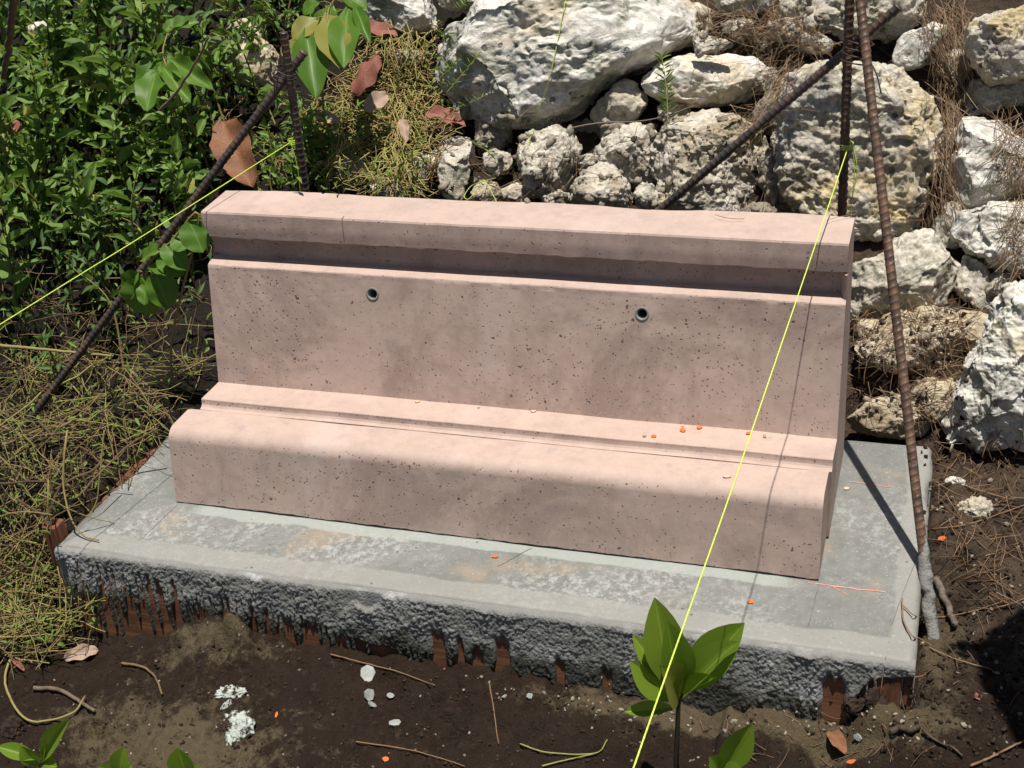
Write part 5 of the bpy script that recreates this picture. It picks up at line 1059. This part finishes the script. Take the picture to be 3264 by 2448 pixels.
# ================================================================== PERSON standing out of frame at the right, whose shadow falls on the mud
def person():
    H = np.array([1.813, -.208, 1.43]); J = {}; E = []
    def j(n, p, r, par=None): J[n] = (np.array(p, float), r); (E.append((par, n)) if par else None)
    j('pelvis', (1.93, -.26, .80), .135); j('waist', (1.92, -.255, .95), .125, 'pelvis'); j('chest', (1.895, -.24, 1.12), .145, 'waist'); j('neckb', (1.86, -.225, 1.25), .075, 'chest'); j('neck', (1.84, -.215, 1.31), .052, 'neckb')
    j('jaw', (1.825, -.21, 1.36), .070, 'neck'); j('head', (1.822, -.208, 1.44), .088, 'jaw'); j('crown', (1.822, -.208, 1.50), .070, 'head'); j('nose', (1.728, -.206, 1.415), .014, 'head')
    for s, nm in ((-1, 'r'), (1, 'l')):
        gy = -.26+s*.10; fx = 1.90 if s < 0 else 1.98
        j('hip'+nm, (1.935, gy, .74), .095, 'pelvis'); j('knee'+nm, (fx-.03, gy+s*.02, .35), .062, 'hip'+nm); z0 = gz(fx, gy+s*.03); j('ankle'+nm, (fx, gy+s*.03, z0+.09), .044, 'knee'+nm); j('heel'+nm, (fx+.01, gy+s*.03, z0+.045), .042, 'ankle'+nm); j('toe'+nm, (fx-.17, gy+s*.045, z0+.035), .036, 'heel'+nm)
        j('sh'+nm, (1.885, -.24+s*.18, 1.20), .062, 'chest')
    def hand(nm, wr, fwd, side, dn):
        fwd, side, dn = unit(fwd), unit(side), unit(dn); wr = np.array(wr); j('palm'+nm, wr+fwd*.055, .026, 'wr'+nm)
        for i, (o, L) in enumerate(((-.027, .062), (-.009, .074), (.009, .070), (.026, .054))):
            b = wr+fwd*.085+side*o; j('k%d%s' % (i, nm), b, .0095, 'palm'+nm); j('m%d%s' % (i, nm), b+fwd*L*.55+dn*.006, .0085, 'k%d%s' % (i, nm)); j('t%d%s' % (i, nm), b+fwd*L*.95+dn*.022, .0075, 'm%d%s' % (i, nm))
        b = wr+fwd*.03-side*.036; j('th%s' % nm, b, .011, 'palm'+nm); j('tt%s' % nm, b+fwd*.045-side*.022, .009, 'th%s' % nm)
    j('elr', (1.93, -.47, .96), .044, 'shr'); j('wrr', (1.90, -.50, .73), .028, 'elr'); hand('r', (1.90, -.50, .73), (-.1, 0, -1), (1, 0, 0), (-.5, .5, 0))
    j('ell', (1.80, -.09, .98), .044, 'shl'); j('wrl', (1.665, -.135, .985), .027, 'ell'); hand('l', (1.665, -.135, .985), (-1, -.05, 0), (0, 1, 0), (0, 0, -1))
    names = list(J); ix = {n: i for i, n in enumerate(names)}; me = bpy.data.meshes.new('body'); me.from_pydata([tuple(J[n][0]) for n in names], [(ix[a], ix[b]) for a, b in E], [])
    o = bpy.data.objects.new('body_source', me); COL.objects.link(o); o.modifiers.new('skin', 'SKIN'); sv = me.skin_vertices[0].data
    for n in names: sv[ix[n]].radius = (J[n][1],)*2
    sv[0].use_root = True; sb = o.modifiers.new('sub', 'SUBSURF'); sb.levels = 2; sb.render_levels = 2
    bpy.context.view_layer.update(); me2 = bpy.data.meshes.new_from_object(o.evaluated_get(bpy.context.evaluated_depsgraph_get())); bpy.data.objects.remove(o)
    M['skin'] = mat_simple('skin', (.30, .17, .11), (.36, .21, .14), 40, .55); M['shirt'] = mat_simple('shirt', (.10, .14, .20), (.14, .18, .25), 60, .85); M['trouser'] = mat_simple('trousers', (.035, .035, .04), (.06, .055, .05), 60, .9); M['boot'] = mat_simple('boot', (.02, .015, .012), (.04, .03, .02), 60, .6)
    me2.materials.clear()
    for k in ('skin', 'shirt', 'trouser', 'boot'): me2.materials.append(M[k])
    n_ = len(me2.polygons); C_ = np.empty(n_*3); me2.polygons.foreach_get('center', C_); C_ = C_.reshape(-1, 3); bd = np.full(n_, 99.); bi = np.zeros(n_, int); bt = np.zeros(n_)
    for q_, (a, b) in enumerate(E):
        A, B = J[a][0], J[b][0]; tt = np.clip((C_-A)@(B-A)/((B-A)@(B-A)), 0, 1); dq = np.linalg.norm(C_-A-(B-A)*tt[:, None], axis=1)/(J[a][1]*(1-tt)+J[b][1]*tt); m_ = dq < bd; bd = np.where(m_, dq, bd); bi = np.where(m_, q_, bi); bt = np.where(m_, tt, bt)
    def mi(b, t): return 3 if b[:3] in ('hee', 'toe') or (b[:5] == 'ankle' and t > .7) else 2 if b[:3] in ('hip', 'kne', 'ank') or (b == 'waist' and t < .35) else 1 if b in ('waist', 'chest', 'neckb', 'shr', 'shl') or (b in ('elr', 'ell') and t < .75) else 0
    me2.polygons.foreach_set('material_index', np.array([mi(E[a][1], t) for a, t in zip(bi, bt)], np.int32)); me2.polygons.foreach_set('use_smooth', np.ones(n_, bool))
    r = empty('person', (1.93, -.26, gz(1.93, -.26)), 'person in blue shirt and wide straw hat standing beyond the right edge', 'person'); link('body', me2, r)
    k = 48; pr_ = [(.0, .125), (.06, .123), (.088, .105), (.098, .06), (.100, .015), (.13, .002), (.205, -.012), (.207, -.016), (.13, -.004), (.101, .008)]; V = []
    for rad_, h in pr_:
        for i in range(k): a = 2*math.pi*i/k; V.append((H[0]+rad_*math.cos(a), H[1]+rad_*math.sin(a), H[2]+.045+h+.006*math.sin(2*a)*(rad_ > .15)))
    F = [(i*k+q, i*k+(q+1) % k, (i+1)*k+(q+1) % k, (i+1)*k+q) for i in range(len(pr_)-1) for q in range(k)]
    M['hat'] = mat_simple('straw_hat', (.42, .32, .17), (.55, .44, .26), 150, .9); link('straw_hat', mesh_np('straw_hat', V, F, 'hat'), r)
    for s in (-1, 1):
        B, Fq = ico(2); link('eye', mesh_np('eye', B*.011+np.array([1.741, -.208+s*.032, 1.445]), Fq, 'black'), r)
person()
